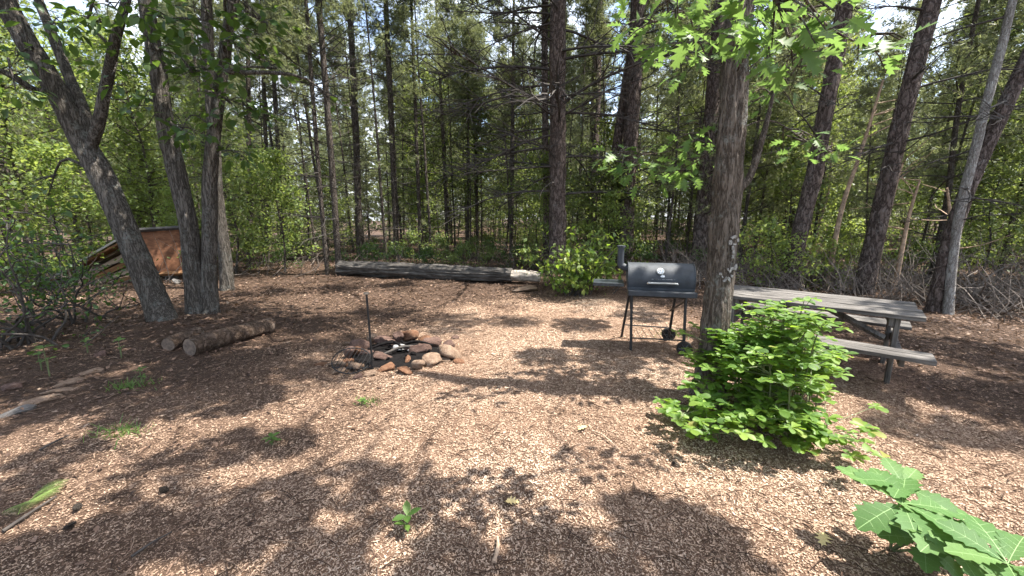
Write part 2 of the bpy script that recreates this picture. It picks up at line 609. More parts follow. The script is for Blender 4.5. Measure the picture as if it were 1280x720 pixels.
M['stone_mauve'] = stone_mat('stone_mauve', (0.075, 0.045, 0.036), (0.165, 0.100, 0.078), (0.26, 0.175, 0.14))
M['stone_tan'] = stone_mat('stone_tan', (0.17, 0.105, 0.07), (0.33, 0.225, 0.155), (0.43, 0.32, 0.23))
M['stone_rust'] = stone_mat('stone_rust', (0.13, 0.060, 0.034), (0.25, 0.125, 0.070), (0.33, 0.20, 0.12))
M['stone_grey'] = stone_mat('stone_grey', (0.09, 0.08, 0.075), (0.20, 0.185, 0.17), (0.33, 0.31, 0.29))


# ------------------------------------------------------------------ the ground
def mulch_mask(x, y):
    x = np.asarray(x, dtype=np.float64)
    y = np.asarray(y, dtype=np.float64)
    n = fbm(np.stack([x * 0.9, y * 0.9, 0 * x + 2], 1), 3) - 0.5
    d = np.hypot((x - 1.25) / 3.0, (y - 2.8) / 5.4) + n * 0.7
    m = 1 - sstep(0.78, 1.12, d)
    m2 = 1 - sstep(0.8, 1.3, np.hypot((x + 0.2) / 4.4, (y - 1.0) / 3.7) + n * 0.6)
    return np.maximum(m, 0.5 * m2)


k = np.linspace(-1, 1, 261)
ax = np.sinh(k * 5.2) / np.sinh(5.2) * 420
GX, GY = np.meshgrid(ax, ax + 4.0, indexing='ij')
gx, gy = GX.ravel(), GY.ravel()
gh = gz(gx, gy)
idx = np.arange(len(gx)).reshape(GX.shape)
mb = MB()
mb.add(np.stack([gx, gy, gh], 1),
       np.stack([idx[:-1, :-1], idx[1:, :-1], idx[1:, 1:], idx[:-1, 1:]], -1).reshape(-1, 4), mulch_mask(gx, gy))
m, t, b, o = new_mat('forest_ground')
v = coords(t)
at_ = t.nodes.new('ShaderNodeAttribute')
at_.attribute_name = 'tint'
n1 = noise(t, v, 120, 5, 0.75)
n2 = noise(t, v, 2.2, 5, 0.65)
n3 = noise(t, v, 9, 5, 0.7)
vo = t.nodes.new('ShaderNodeTexVoronoi')
vo.inputs['Scale'].default_value = 90
t.links.new(v, vo.inputs['Vector'])
mul = ramp(t, [(0.28, (0.072, 0.042, 0.029)), (0.5, (0.20, 0.122, 0.081)), (0.72, (0.30, 0.195, 0.132))], n1.outputs[0])
duf = ramp(t, [(0.3, (0.030, 0.019, 0.013)), (0.5, (0.080, 0.051, 0.035)), (0.72, (0.155, 0.104, 0.073))], n1.outputs[0])
c = mixc(t, at_.outputs['Fac'], duf.outputs[0], mul.outputs[0])
r2 = ramp(t, [(0.3, g3(0.7)), (0.7, g3(1.12))], n2.outputs[0])
c = mixc(t, 1.0, c, r2.outputs[0], 'MULTIPLY')
r3 = ramp(t, [(0.3, g3(0.78)), (0.7, g3(1.1))], n3.outputs[0])
c = mixc(t, 1.0, c, r3.outputs[0], 'MULTIPLY')
t.links.new(c, b.inputs['Base Color'])
b.inputs['Roughness'].default_value = 0.95
b.inputs['Specular IOR Level'].default_value = 0.15
bump(t, b, n1.outputs[0], 0.9, 0.03)
ground = mb.build('ground', m, smooth=True)
tag(ground, 'woodland clearing floor of tan wood chips running into brown leaf mould', 'ground', kind='structure')


# ------------------------------------------------------------------ scatter
def rot_from(nrm, spin):
    """rotation matrices (n,3,3): z axis to nrm, then spin about it"""
    nrm = nrm / (np.linalg.norm(nrm, axis=1)[:, None] + 1e-12)
    ref = np.where(np.abs(nrm[:, 2:3]) < 0.95, np.array([[0, 0, 1.0]]), np.array([[1.0, 0, 0]]))
    x = np.cross(ref, nrm)
    x /= np.linalg.norm(x, axis=1)[:, None] + 1e-12
    y = np.cross(nrm, x)
    c, s = np.cos(spin)[:, None], np.sin(spin)[:, None]
    X = c * x + s * y
    Y = -s * x + c * y
    return np.stack([X, Y, nrm], 2)


def rot_along(yd, up):
    """rotation matrices: y axis along yd, z as near up as it goes"""
    y = yd / (np.linalg.norm(yd, axis=1)[:, None] + 1e-12)
    x = np.cross(y, up)
    x /= np.linalg.norm(x, axis=1)[:, None] + 1e-12
    z = np.cross(x, y)
    return np.stack([x, y, z], 2)


def scatter(mb, tv, tf, pos, rot, scale, tint, mat=0):
    n, kv = len(pos), len(tv)
    sc = np.asarray(scale)
    if sc.ndim == 1:
        V = tv[None] * sc[:, None, None]
    else:
        V = tv[None] * sc[:, None, :]
    V = np.einsum('nij,nkj->nki', rot, V) + pos[:, None, :]
    Fx = (tf[None] + (np.arange(n) * kv)[:, None, None]).reshape(-1, tf.shape[1])
    mb.add(V.reshape(-1, 3), Fx, np.repeat(tint, kv), mat)


def leaf_template(prof, fold=0.25, droop=0.18):
    """leaf lying along +y, half outline prof = [(t_mid, t_edge, half width)]"""
    P = [(0, a, 0) for a, _, _ in prof]
    Lf = [(-w_, e, 0) for _, e, w_ in prof]
    Rt = [(w_, e, 0) for _, e, w_ in prof]
    n = len(prof)
    V = np.array(P + Lf + Rt, dtype=float)
    V[:, 2] = fold * np.abs(V[:, 0]) - droop * V[:, 1] ** 2
    F = []
    for i in range(n - 1):
        F.append((i, i + 1, n + i + 1, n + i))
        F.append((i + 1, i, 2 * n + i, 2 * n + i + 1))
    return V, np.array(F)


OAK = leaf_template([(0, 0, .008), (.10, .10, .012), (.16, .20, .10), (.22, .30, .27), (.30, .30, .10), (.40, .52, .38), (.50, .50, .11),
                     (.62, .76, .34), (.72, .72, .09), (.84, .93, .17), (.90, .90, .05), (1, 1, .0)])
OVATE = leaf_template([(0, 0, .01), (.12, .12, .08), (.35, .38, .25), (.6, .62, .26), (.82, .83, .14), (1, 1, 0)])
OBOV = leaf_template([(0, 0, .012), (.2, .2, .10), (.45, .47, .24), (.7, .72, .31), (.9, .92, .2), (1, 1, 0)])
CHEST = leaf_template([(0, 0, .010), (.10, .10, .015), (.2, .22, .11), (.26, .27, .09), (.34, .38, .20), (.42, .43, .165), (.50, .55, .29), (.58, .59, .22),
                       (.66, .71, .31), (.74, .74, .21), (.81, .86, .23), (.88, .88, .12), (.94, .96, .09), (1, 1, 0)], 0.18, 0.22)
BLADE = (np.array([(-.5, 0, 0), (.5, 0, 0), (.35, .5, .04), (-.35, .5, .04), (0, 1, 0)], float) * np.array([.3, 1, 1]),
         np.array([(0, 1, 2), (0, 2, 3), (3, 2, 4)]))
FOLDQ = (np.array([(0, 0, 0), (.30, .45, .05), (0, 1, -.06), (-.30, .45, .05)], float), np.array([(0, 1, 2), (0, 2, 3)]))
CHIP = (np.array([(-.5, -.18, 0), (.5, -.14, .04), (.46, .16, .02), (-.44, .2, .05)], float), np.array([(0, 1, 2), (0, 2, 3)]))


def tuft_template(n=9, seed=1):
    r = np.random.default_rng(seed)
    V, Fq = [], []
    for i in range(n):
        d = r.normal(size=3)
        d[1] = abs(d[1]) * 1.2 + 0.25
        d /= np.linalg.norm(d)
        s = np.cross(d, r.normal(size=3))
        s /= np.linalg.norm(s)
        w_ = 0.065
        q = len(V)
        V += [s * w_, -s * w_, d * r.uniform(.8, 1.15)]
        Fq.append((q, q + 1, q + 2))
    return np.array(V), np.array(Fq)


TUFT = tuft_template()

# wood chips on the ground in front of the camera
N = 950000
u = rng.random(N)
yy = 0.2 + (9.5 - 0.2) * u ** 1.45
xx = (rng.random(N) * 2 - 1) * (yy * 1.38 + 2.0)
mm = mulch_mask(xx, yy)
far = np.hypot(xx, yy)
keep = rng.random(N) < np.clip(0.25 + mm, 0, 1)
xx, yy, mm = xx[keep], yy[keep], mm[keep]
n = len(xx)
zz = gz(xx, yy)
nr = np.stack([rng.normal(0, .13, n), rng.normal(0, .13, n), np.ones(n)], 1)
ln = rng.lognormal(math.log(0.0074), 0.40, n) * (1 + 0.30 * np.clip(yy - 1.6, 0, 7))
asp = rng.uniform(0.6, 1.5, n)
sc = np.stack([ln, ln * asp, ln], 1)
pn = fbm(np.stack([xx * 1.3, yy * 1.3, 0 * xx + 31], 1), 3)
tint = np.clip(rng.normal(0.31, 0.105, n) + 0.40 * mm + (pn - 0.5) * 0.6, 0, 1)
mb = MB()
scatter(mb, *CHIP, np.stack([xx, yy, zz + rng.uniform(0.002, 0.008, n)], 1), rot_from(nr, rng.uniform(0, 6.28, n)), sc, tint)
o = mb.build('wood_chips', M['chips'])
tag(o, 'loose tan and pinkish wood chips carpeting the clearing', 'wood chips', kind='stuff')

# dead leaves
N = 60000
yy = 0.4 + 20 * rng.random(N) ** 1.25
xx = (rng.random(N) * 2 - 1) * (yy * 1.4 + 2.2)
mm = mulch_mask(xx, yy)
keep = rng.random(N) < np.clip(1.02 - 1.0 * mm, 0.02, 1) * np.clip((yy - 1) / 4.5, .12, 1)
xx, yy = xx[keep], yy[keep]
n = len(xx)
nr = np.stack([rng.normal(0, .32, n), rng.normal(0, .32, n), np.ones(n)], 1)
mb = MB()
scatter(mb, *FOLDQ, np.stack([xx, yy, gz(xx, yy) + rng.uniform(0.005, 0.03, n)], 1), rot_from(nr, rng.uniform(0, 6.28, n)),
        rng.uniform(0.03, 0.055, n) * (1 + .12 * np.clip(yy - 3, 0, 6)), np.clip(rng.normal(.45, .25, n), 0, 1))
o = mb.build('leaf_litter', M['litter'])
tag(o, 'brown fallen leaves carpeting the shaded edge of the clearing', 'leaf litter', kind='stuff')

# short pale twigs and straw among the chips
mb = MB()
for i in range(5200):
    y0 = 1.2 + 9 * rnd.random() ** 1.5
    x0 = rnd.uniform(-1, 1) * (y0 * 1.35 + .4)
    a = rnd.uniform(0, 6.28)
    L = rnd.uniform(.04, .16)
    z0 = g1(x0, y0) + 0.012
    tube(mb, [(x0, y0, z0), (x0 + L / 2 * math.cos(a) + rnd.uniform(-.01, .01), y0 + L / 2 * math.sin(a), z0 + .008), (x0 + L * math.cos(a), y0 + L * math.sin(a), z0)],
         [.0028, .0025, .0014], 3, 3, cap=False, tint=rnd.random())
o = mb.build('twig_litter', M['litter'])
tag(o, 'fine broken twigs strewn over the clearing floor', 'twigs', kind='stuff')


# ------------------------------------------------------------------ growing things
def wob(p0, d, L, n, jit, up=0.0, sag=0.0):
    """points of a wandering branch"""
    p = Vector(p0)
    d = Vector(d).normalized()
    pts = [p.copy()]
    for i in range(n):
        d = (d + Vector((rnd.gauss(0, jit), rnd.gauss(0, jit), rnd.gauss(0, jit) + up - sag * (i / n)))).normalized()
        p = p + d * (L / n)
        pts.append(p.copy())
    return pts, d


def furrow(depth=0.1, nang=11, lfreq=2.2, seed=0.0):
    def f(ang, L, pos, rr):
        q = np.stack([np.cos(ang).ravel() * nang / 3.2 + seed, np.sin(ang).ravel() * nang / 3.2, L.ravel() * lfreq], 1)
        r1 = 1 - np.abs(2 * fbm(q, 3) - 1) * 2.2
        q2 = np.stack([np.cos(ang).ravel() * 2.2 + seed, np.sin(ang).ravel() * 2.2, L.ravel() * 1.1 + 4], 1)
        lump = (fbm(q2, 2) - .5) * 0.22
        q3 = np.stack([np.cos(ang).ravel() * nang * .8 + seed, np.sin(ang).ravel() * nang * .8, L.ravel() * lfreq * 4], 1)
        return (lump - depth * np.clip(r1, -.2, 1) + depth * .7 * (vnoise(q3) - .5)).reshape(ang.shape)
    return f


def leaf_positions(center, rad, n, tmpl_up=0.55):
    d = rng.normal(size=(n, 3))
    d /= np.linalg.norm(d, axis=1)[:, None]
    r = rad * rng.random(n) ** 0.5
    P = np.asarray(center) + d * r[:, None] * np.array([1, 1, .65])
    yd = d * np.array([1, 1, .25]) + rng.normal(0, .45, (n, 3)) + np.array([0, 0, -.22])
    up = rng.normal(0, .38, (n, 3)) + np.array([0, 0, 1.0])
    return P, rot_along(yd, up)


def mat_to_quat(Rm):
    return Matrix(Rm.tolist()).to_quaternion()


def leaves_as_parts(root, origin, tmpl, one_mesh, mass_mat, P, Rm, sc, tint, nparts, mass_name='foliage', in_view=True):
    """the leaves that show largest become parts, the others one mass"""
    px, py, d = view_px(P)
    seen = (d > .1) & (px > -30) & (px < 1310) & (py > -40) & (py < 760)
    size = np.where(seen, np.asarray(sc) / np.maximum(d, .1), 0)
    order = np.argsort(-size)
    pick = [i for i in order[:nparts] if size[i] > 0]
    for i in pick:
        link('leaf', one_mesh, root, P[i] - np.asarray(origin), mat_to_quat(Rm[i]), float(sc[i]))
    rest = np.setdiff1d(np.arange(len(P)), pick)
    if len(rest):
        mb = MB()
        scatter(mb, *tmpl, P[rest], Rm[rest], np.asarray(sc)[rest], np.asarray(tint)[rest])
        o = mb.build(mass_name, mass_mat, root, origin)
        o['kind'] = 'stuff'


def one_leaf(name, tmpl, mat):
    mb = MB()
    mb.add(tmpl[0], tmpl[1])
    return mb.mesh(name, mat, smooth=True)


LEAF_OAK = one_leaf('oak_leaf', OAK, M['leaf_oak_one'])
LEAF_OVATE = one_leaf('broad_leaf', OVATE, M['leaf_dark_one'])
LEAF_OBOV = one_leaf('obovate_leaf', OBOV, M['leaf_bush_one'])


def crown_leaves(blobs, per, rad, size):
    Ps, Rs = [np.zeros((0, 3))], [np.zeros((0, 3, 3))]
    for c in blobs:
        p, r = leaf_positions(c[:3], c[3] if len(c) > 3 else rad, int(per * (c[4] if len(c) > 4 else 1)))
        Ps.append(p)
        Rs.append(r)
    P = np.vstack(Ps)
    Rm = np.concatenate(Rs)
    n = len(P)
    return P, Rm, rng.uniform(*size, n), np.clip(rng.normal(.5, .25, n), 0, 1)


def limbs_to(root, origin, mat, start_pts, blobs, r0=0.05, sides=6):
    """boughs that reach from the nearest trunk point below to each leaf cluster"""
    start_pts = list(start_pts)
    s0 = Vector(start_pts[-1])
    for c in sorted(blobs, key=lambda b_: (Vector(b_[:3]) - s0).length):
        mb = MB()
        c3 = Vector(c[:3])
        best = min(start_pts, key=lambda s: (Vector(s) - c3).length + (3 if s[2] > c3.z + .3 else 0))
        s = Vector(best)
        mid = s.lerp(c3, .5) + Vector((rnd.gauss(0, .12), rnd.gauss(0, .12), .18 + rnd.gauss(0, .1)))
        L = (c3 - s).length
        rr = min(r0, .012 + .014 * L)
        tube(mb, [s, mid, c3], [rr, rr * .6, .006], sides, 8)
        start_pts.append(tuple(c3))
        rad = c[3] if len(c) > 3 else .6
        for q in range(5):
            e = c3 + Vector((rnd.gauss(0, 1), rnd.gauss(0, 1), rnd.gauss(0, .5))).normalized() * rad * rnd.uniform(.6, 1)
            b0 = mid.lerp(c3, rnd.uniform(.2, .9))
            tube(mb, [b0, b0.lerp(e, .5) + Vector((0, 0, .05)), e], [.009, .006, .003], 4, 4, cap=False)
        mb.build('branch', mat, root, origin, smooth=True)


# -------------------------------------------------- the oak with painted marks
oak_base = on_ground(886, 492)
OB = Vector((oak_base.x, oak_base.y, g1(oak_base.x, oak_base.y)))
oak = thing('oak_tree', OB, 'oak trunk with worn white paint marks standing between the grill and picnic table', 'tree')
pts = [OB + Vector((0, 0, -.05)), at(893, 420, 3.46), at(901, 340, 3.48), at(908, 250, 3.5), at(915, 150, 3.52), at(921, 50, 3.56)]
pts += [pts[-1] + Vector((.12, .1, 1.2)), pts[-1] + Vector((.25, .2, 2.6)), pts[-1] + Vector((.3, .5, 4.2))]
mb = MB()
oakP, oakR = tube(mb, pts, [.137, .130, .121, .117, .113, .110, .105, .09, .05], 56, 230, furrow(.125, 13, 2.4, 1.0), flare=(.22, .32, 5))
mb.build('trunk', M['bark_oak'], oak, OB, smooth=True)
top = oakP[-1]
sp = [tuple(oakP[i]) for i in (75, 95, 110, 130, 150, 170, 190, 210, 228)]
near_blobs = [tuple(at(985, 45, 1.9)) + (.22, .75), tuple(at(845, 22, 2.0)) + (.22, .7), tuple(at(920, 8, 2.1)) + (.26, .9), tuple(at(1030, 30, 2.4)) + (.24, .6),
              tuple(at(1100, 65, 2.5)) + (.13, .2), tuple(at(800, 210, 3.75)) + (.30, .7), tuple(at(850, 215, 3.8)) + (.32, .9), tuple(at(870, 175, 3.85)) + (.30, .6),
              tuple(at(775, 195, 3.7)) + (.16, .25), tuple(at(1010, 178, 3.9)) + (.25, .35), tuple(at(1040, 190, 4.0)) + (.18, .25), tuple(at(960, 125, 3.95)) + (.3, .5),
              tuple(at(985, 100, 3.7)) + (.3, .5), tuple(at(870, 70, 3.7)) + (.36, .8), tuple(at(810, 30, 3.4)) + (.3, .5), tuple(at(960, 60, 3.5)) + (.3, .5)]
SH = Vector((SUN_V.x / SUN_V.z, SUN_V.y / SUN_V.z, 0))


def bough_over(px, py, H, r_, q_):
    """place of a bough H metres up whose shadow falls at that spot of the clearing"""
    g_ = on_ground(px, py) + SH * H
    return (g_.x, g_.y, H, r_, q_)


shade_blobs = [bough_over(*a_) for a_ in  # unseen boughs above the frame, each placed by where its shade should land
              [(850, 660, 5.2, .17, .4), (812, 715, 5.0, .18, .4), (690, 705, 5.0, .16, .35), (790, 636, 5.4, .09, .14), (895, 705, 5.2, .12, .22),
               (560, 705, 4.9, .15, .3),
               (680, 445, 6.8, .28, .5), (760, 450, 6.8, .34, .7), (830, 440, 7.0, .32, .6), (725, 405, 7.2, .38, .7), (790, 485, 6.6, .2, .35), (880, 420, 7.2, .4, .6), (800, 395, 7.4, .42, .6), (700, 480, 6.6, .16, .25)]]
rnd.seed(8)
for k_ in range(30):
    # more unseen boughs, added at random to dapple the left foreground with shade
    x_, y_ = rnd.uniform(-60, 500), rnd.uniform(455, 735)
    if x_ > 350 and y_ < 520:
        continue
    shade_blobs.append(bough_over(x_, y_, rnd.uniform(5.2, 7.5), rnd.uniform(.12, .24), rnd.uniform(.12, .30)))
limbs_to(oak, OB, M['bark_oak'], sp[2:], near_blobs, .009)
limbs_to(oak, OB, M['bark_oak'], sp[-4:], shade_blobs, .011)
mb = MB()
# a stub limb leaving the trunk to the right
tube(mb, [oakP[88], at(935, 225, 3.5), at(955, 165, 3.55), at(968, 110, 3.6)], [.04, .032, .025, .012], 8, 14)
mb.build('branch', M['bark_oak'], oak, OB, smooth=True)
P, Rm, sc, ti = crown_leaves(near_blobs, 46, .3, (.09, .165))
P2, Rm2, sc2, ti2 = crown_leaves(shade_blobs, 330, .5, (.13, .19))
leaves_as_parts(oak, OB, OAK, LEAF_OAK, M['leaf_oak'], np.vstack([P, P2]), np.concatenate([Rm, Rm2]), np.concatenate([sc, sc2]), np.concatenate([ti, ti2]), 300, 'crown')


# worn paint strokes wrapped on the bark
def stroke(pxs, w_):
    mb = MB()
    V = []
    for (px, py) in pxs:
        c = at(px, py, 3.49)
        i = int(np.argmin(np.abs(oakP[:, 2] - c.z)))
        axis = Vector(oakP[i])
        off = c.x - axis.x
        r_ = oakR[i] * 1.10
        off = max(-r_ * .9, min(r_ * .9, off))
        V.append((axis.x + off, axis.y - math.sqrt(r_ * r_ - off * off), c.z))
    V = spline(V, 14)
    n = len(V)
    d = np.gradient(V, axis=0)
    d /= np.linalg.norm(d, axis=1)[:, None]
    s = np.cross(d, np.array([0, -1.0, 0]))
    s /= np.linalg.norm(s, axis=1)[:, None]
    ww = w_ * (0.35 + .9 * rng.random(n))[:, None]
    A, B = V + s * ww, V - s * ww
    off = np.array([0, .012, 0])
    vv = np.vstack([A, B, A + off, B + off])
    q = np.arange(n - 1)
    q = q[rng.random(n - 1) > .28]
    f = np.vstack([np.stack([q, q + 1, n + q + 1, n + q], 1), np.stack([q + 1, q, 2 * n + q, 2 * n + q + 1], 1), np.stack([n + q, n + q + 1, 3 * n + q + 1, 3 * n + q], 1)])
    mb.add(vv, f)
    mb.build('painted_mark', M['paint'], oak, OB)


for pxs in ([(903, 305), (904, 298), (909, 295), (914, 299), (912, 304), (906, 304)], [(906, 306), (907, 314), (906, 321)],
            [(899, 330), (901, 338), (905, 332), (908, 338), (912, 328)], [(893, 342), (895, 349), (899, 343), (902, 349), (905, 341)], [(890, 340), (893, 340)]):
    stroke(pxs, .011)


# -------------------------------------------------- left hardwoods
def hardwood(name, stems, label, blobs, hi, leafmat, per=60, nparts=300, bark='bark_left', Y0=None, leaf_sz=(.11, .19)):
    b0 = Vector(stems[0][0][0])
    base = Vector((b0.x, b0.y, g1(b0.x, b0.y)))
    root = thing(name, base, label, 'tree')
    mb = MB()
    sp = []
    for k_, (ptl, rad, fl) in enumerate(stems):
        P_, _ = tube(mb, ptl, rad, 44 if rad[0] > .12 else 20, 150 if rad[0] > .12 else 80, furrow(.085, 11 + k_, 2.4, 3.7 * k_ + base.x), flare=fl)
        sp += [tuple(P_[i]) for i in range(len(P_) // 3, len(P_), 9)]
    mb.build('trunk', M[bark], root, base, smooth=True)
    if blobs or hi:
        limbs_to(root, base, M[bark], sp, blobs + hi, .06)
        P, Rm, sc, ti = crown_leaves(blobs, per, .4, leaf_sz)
        P2, Rm2, sc2, ti2 = crown_leaves(hi, 300, .8, (.13, .20))
        leaves_as_parts(root, base, OVATE, LEAF_OVATE, M['leaf_dark'], np.vstack([P, P2]), np.concatenate([Rm, Rm2]), np.concatenate([sc, sc2]), np.concatenate([ti, ti2]), nparts, 'crown')
    return root


YA = 5.9
a0 = on_ground(205, 408)
stemA = [
    ([a0 + Vector((.05, 0, -.1)), at(192, 370, YA), at(160, 295, YA), at(130, 225, YA), at(104, 178, YA), at(68, 110, YA - .1), at(35, 55, YA - .2), at(5, 0, YA - .3), at(-30, -90, YA - .4), at(-60, -220, YA - .5)],
     [.19, .17, .16, .15, .14, .125, .12, .115, .09, .05], (.25, .30, 5)),
    ([at(104, 190, YA), at(108, 150, YA + .05), at(84, 90, YA + .15), at(62, 35, YA + .2), at(45, -15, YA + .3), at(30, -120, YA + .4)], [.07, .08, .068, .06, .05, .03], None),
    ([at(112, 190, YA), at(124, 150, YA - .1), at(134, 100, YA - .15), at(144, 50, YA - .2), at(158, 0, YA - .2), at(175, -80, YA - .3)], [.07, .075, .066, .06, .05, .03], None),
    ([at(70, 118, YA - .1), at(42, 112, YA - .3), at(15, 95, YA - .5), at(-20, 80, YA - .6)], [.05, .045, .04, .02], None),
]
blobsA = [tuple(at(20, 115, 5.2)) + (.35, .6), tuple(at(60, 30, 5.3)) + (.35, .6), tuple(at(110, 25, 5.4)) + (.3, .5), tuple(at(150, 15, 5.3)) + (.4, .9), tuple(at(140, 95, 5.5)) + (.3, .4),
          tuple(at(60, 245, 6.2)) + (.4, .6), tuple(at(20, 70, 5.5)) + (.35, .5)]
hiA = [(-5.6, 5.5, 6.0, 1.0, 1.2), (-7.2, 5.2, 6.2, 1.1, 1.2), (-4.4, 6.0, 6.6, .9, 1.1), (-5.0, 4.6, 7.2, 1.0, 1.2), (-6.4, 6.4, 7.4, 1.0, 1.0)]
hardwood('leaning_hardwood', stemA, 'dark trunk leaning left and forking into three stems beside the plywood shelter', blobsA, hiA, 'leaf_dark', 42, 200)

YB = 6.3
b0 = on_ground(246, 398)
stemB = [
    ([b0 + Vector((0, 0, -.1)), at(243, 350, YB), at(236, 285, YB), at(222, 220, YB), at(208, 160, YB), at(196, 80, YB), at(182, 0, YB), at(172, -120, YB)], [.155, .143, .135, .125, .115, .105, .095, .05], (.25, .3, 4)),
    ([b0 + Vector((.22, .02, -.1)), at(262, 350, YB + .05), at(262, 280, YB), at(263, 210, YB), at(272, 130, YB), at(282, 60, YB), at(292, 0, YB), at(310, -120, YB)], [.13, .115, .105, .098, .09, .08, .07, .05], (.25, .25, 4)),
]
blobsB = [tuple(at(x_, y_, Y_)) + (r_, q_) for x_, y_, Y_, r_, q_ in
          [(210, 30, 5.2, .4, .9), (260, 25, 5.6, .45, 1), (300, 60, 5.6, .45, 1), (335, 30, 5.8, .4, .8), (240, 90, 5.8, .4, .8), (180, 60, 5.6, .4, .7), (290, 130, 6.0, .45, .9), (325, 140, 6.2, .3, .5),
           (225, 165, 5.9, .4, .7), (300, 190, 6.4, .35, .6), (345, 85, 5.6, .2, .25), (245, 170, 5.6, .25, .3), (420, 130, 5.6, .12, .12), (180, 130, 6.2, .35, .5), (280, 90, 5.2, .3, .6)]]
hiB = [bough_over(*a_) for a_ in [(60, 450, 6.5, .45, .8), (140, 450, 6.5, .4, .7), (200, 470, 6.4, .4, .7), (110, 500, 6.2, .35, .6), (255, 478, 6.6, .35, .6), (30, 480, 6.2, .4, .7), (180, 515, 6.2, .3, .5), (300, 500, 6.6, .3, .5), (90, 420, 6.8, .6, .9), (300, 455, 6.8, .4, .7)]] + [(-3.4, 6.2, 6.0, 1.0, 1.3), (-2.2, 5.6, 6.4, .9, 1.1), (-4.4, 6.8, 7.4, 1.1, 1.3), (-3.0, 7.4, 7.2, 1.0, 1.2), (-1.6, 6.8, 7.4, .9, 1.0), (-2.6, 5.0, 5.2, .7, .9),  # bough_over entries: overhead boughs added to shade the ground at left
       (-1.2, 4.9, 6.6, .7, .8), (-2.8, 4.0, 5.4, .7, .7), (-.4, 6.2, 7.8, .8, .8), (-3.6, 5.0, 5.4, .8, 1.0)]
hardwood('twin_hardwood', stemB, 'pair of grey trunks joined at the foot behind the two cut logs', blobsB, hiB, 'leaf_dark', 46, 300)
c0 = on_ground(284, 362)
YC = c0.y
hardwood('hardwood', [([c0 + Vector((0, 0, -.1)), at(280, 310, YC), at(272, 250, YC), at(268, 180, YC), at(262, 90, YC), at(258, 0, YC), at(255, -100, YC)], [.14, .13, .12, .115, .11, .1, .06], (.25, .3, 4))],
         'plain grey trunk close behind the twin trunks at left', [], [(-6, 9, 7.5, 1.2, 1.2), (-7.2, 9.4, 8.2, 1.2, 1.2), (-5, 8.8, 8.6, 1.1, 1.0)], 'leaf_dark', nparts=0)


# -------------------------------------------------- pines
def branch_set(mb, h, r_at, L, az, tip_up, dead, sides=4, twigs=True, jit=.10):
    """one pine branch from the stem axis (0,0,h); returns points along it"""
    el = tip_up
    d = Vector((math.cos(az) * math.cos(el), math.sin(az) * math.cos(el), math.sin(el)))
    pts, _ = wob((0, 0, h), d, L, 5, jit, up=(.03 if not dead else -.01))
    r0 = max(.006, .009 + .006 * L)
    tube(mb, pts, [r0, r0 * .7, r0 * .3], sides, 6, cap=False)
    tips = [pts[i] for i in range(2, 6)]
    if twigs:
        for i in range(2, 6):
            for q in range(2 if dead else 3):
                dd = Vector((d.x, d.y, d.z)) + Vector((rnd.gauss(0, .7), rnd.gauss(0, .7), rnd.gauss(0, .35)))
                l2 = L * rnd.uniform(.16, .38)
                e, _ = wob(pts[i - 1].lerp(pts[i], rnd.random()), dd, l2, 2, .15)
                tube(mb, e, [r0 * .35, r0 * .22, r0 * .12], 3, 3, cap=False)
                tips += e[1:]
    return tips


def tufts(mb, tips, size=(.10, .17), per=2, spread=.10, lo=0.0, hi=1.0):
    T = np.array([tuple(p) for p in tips])
    T = np.repeat(T, per, 0)
    n = len(T)
    T = T + rng.normal(0, spread, (n, 3))
    yd = rng.normal(0, .7, (n, 3)) + np.array([0, 0, .45])
    scatter(mb, *TUFT, T, rot_along(yd, rng.normal(0, 1, (n, 3))), rng.uniform(*size, n), np.clip(rng.normal(.5, .25, n), lo, hi))


def pine_variant(h, r, live_from, blen, seed, dead=True, dense=2):
    """trunk, bare lower branches and needled crown meshes of an upright pine at the origin"""
    rnd.seed(seed)
    tr, br, cr_ = MB(), MB(), MB()
    lean = rnd.uniform(-.25, .25)
    pts = [(0, 0, -.2)] + [(lean * (q / 6) ** 2 + rnd.gauss(0, .03), rnd.gauss(0, .03), h * q / 6) for q in range(1, 7)]
    tube(tr, pts, [r, r * .9, r * .78, r * .62, r * .45, r * .25, r * .06], 9, 26)
    z = 1.2
    live = []
    while z < h - .3:
        fr = z / h
        k_ = rnd.choice((2, 3, 3, 4))
        az0 = rnd.uniform(0, 6.28)
        for q in range(k_):
            az = az0 + q * 6.28 / k_ + rnd.gauss(0, .3)
            alive = fr > live_from + rnd.gauss(0, .07)
            env = 1.0 if fr < .55 else max(.22, 1.0 - (fr - .55) * 1.7)
            L = blen * env * rnd.uniform(.55, 1.1) * (.75 if not alive else 1)
            tips = branch_set(br, z + rnd.gauss(0, .05), r, L, az, rnd.uniform(-.25, .3) if not alive else rnd.uniform(-.05, .5), not alive, 3, True)
            if alive:
                live += tips
            elif rnd.random() < .3:
                live += tips[-4:]
        z += rnd.uniform(.28, .55) * (1 if fr > live_from else 1.1)
    live.append((pts[-1][0], pts[-1][1], h))
    tufts(cr_, live, per=dense)
    return (tr.mesh('pine_trunk', M['bark_thin'], smooth=True), br.mesh('pine_branches', M['twig_dark']), cr_.mesh('pine_crown', M['needles']))


PINES = [pine_variant(12.5, .065, .30, 1.7, 1, dense=2), pine_variant(14.0, .075, .40, 1.7, 2, dense=1), pine_variant(10.5, .05, .22, 1.5, 3, dense=2), pine_variant(15.5, .09, .44, 1.9, 4, dense=1), pine_variant(8.5, .04, .22, 1.2, 5, dense=1)]


PINES.append(pine_variant(13.0, .055, .60, 1.25, 6, dense=2))
PINES.append(pine_variant(11.5, .042, .55, 1.15, 7, dense=2))


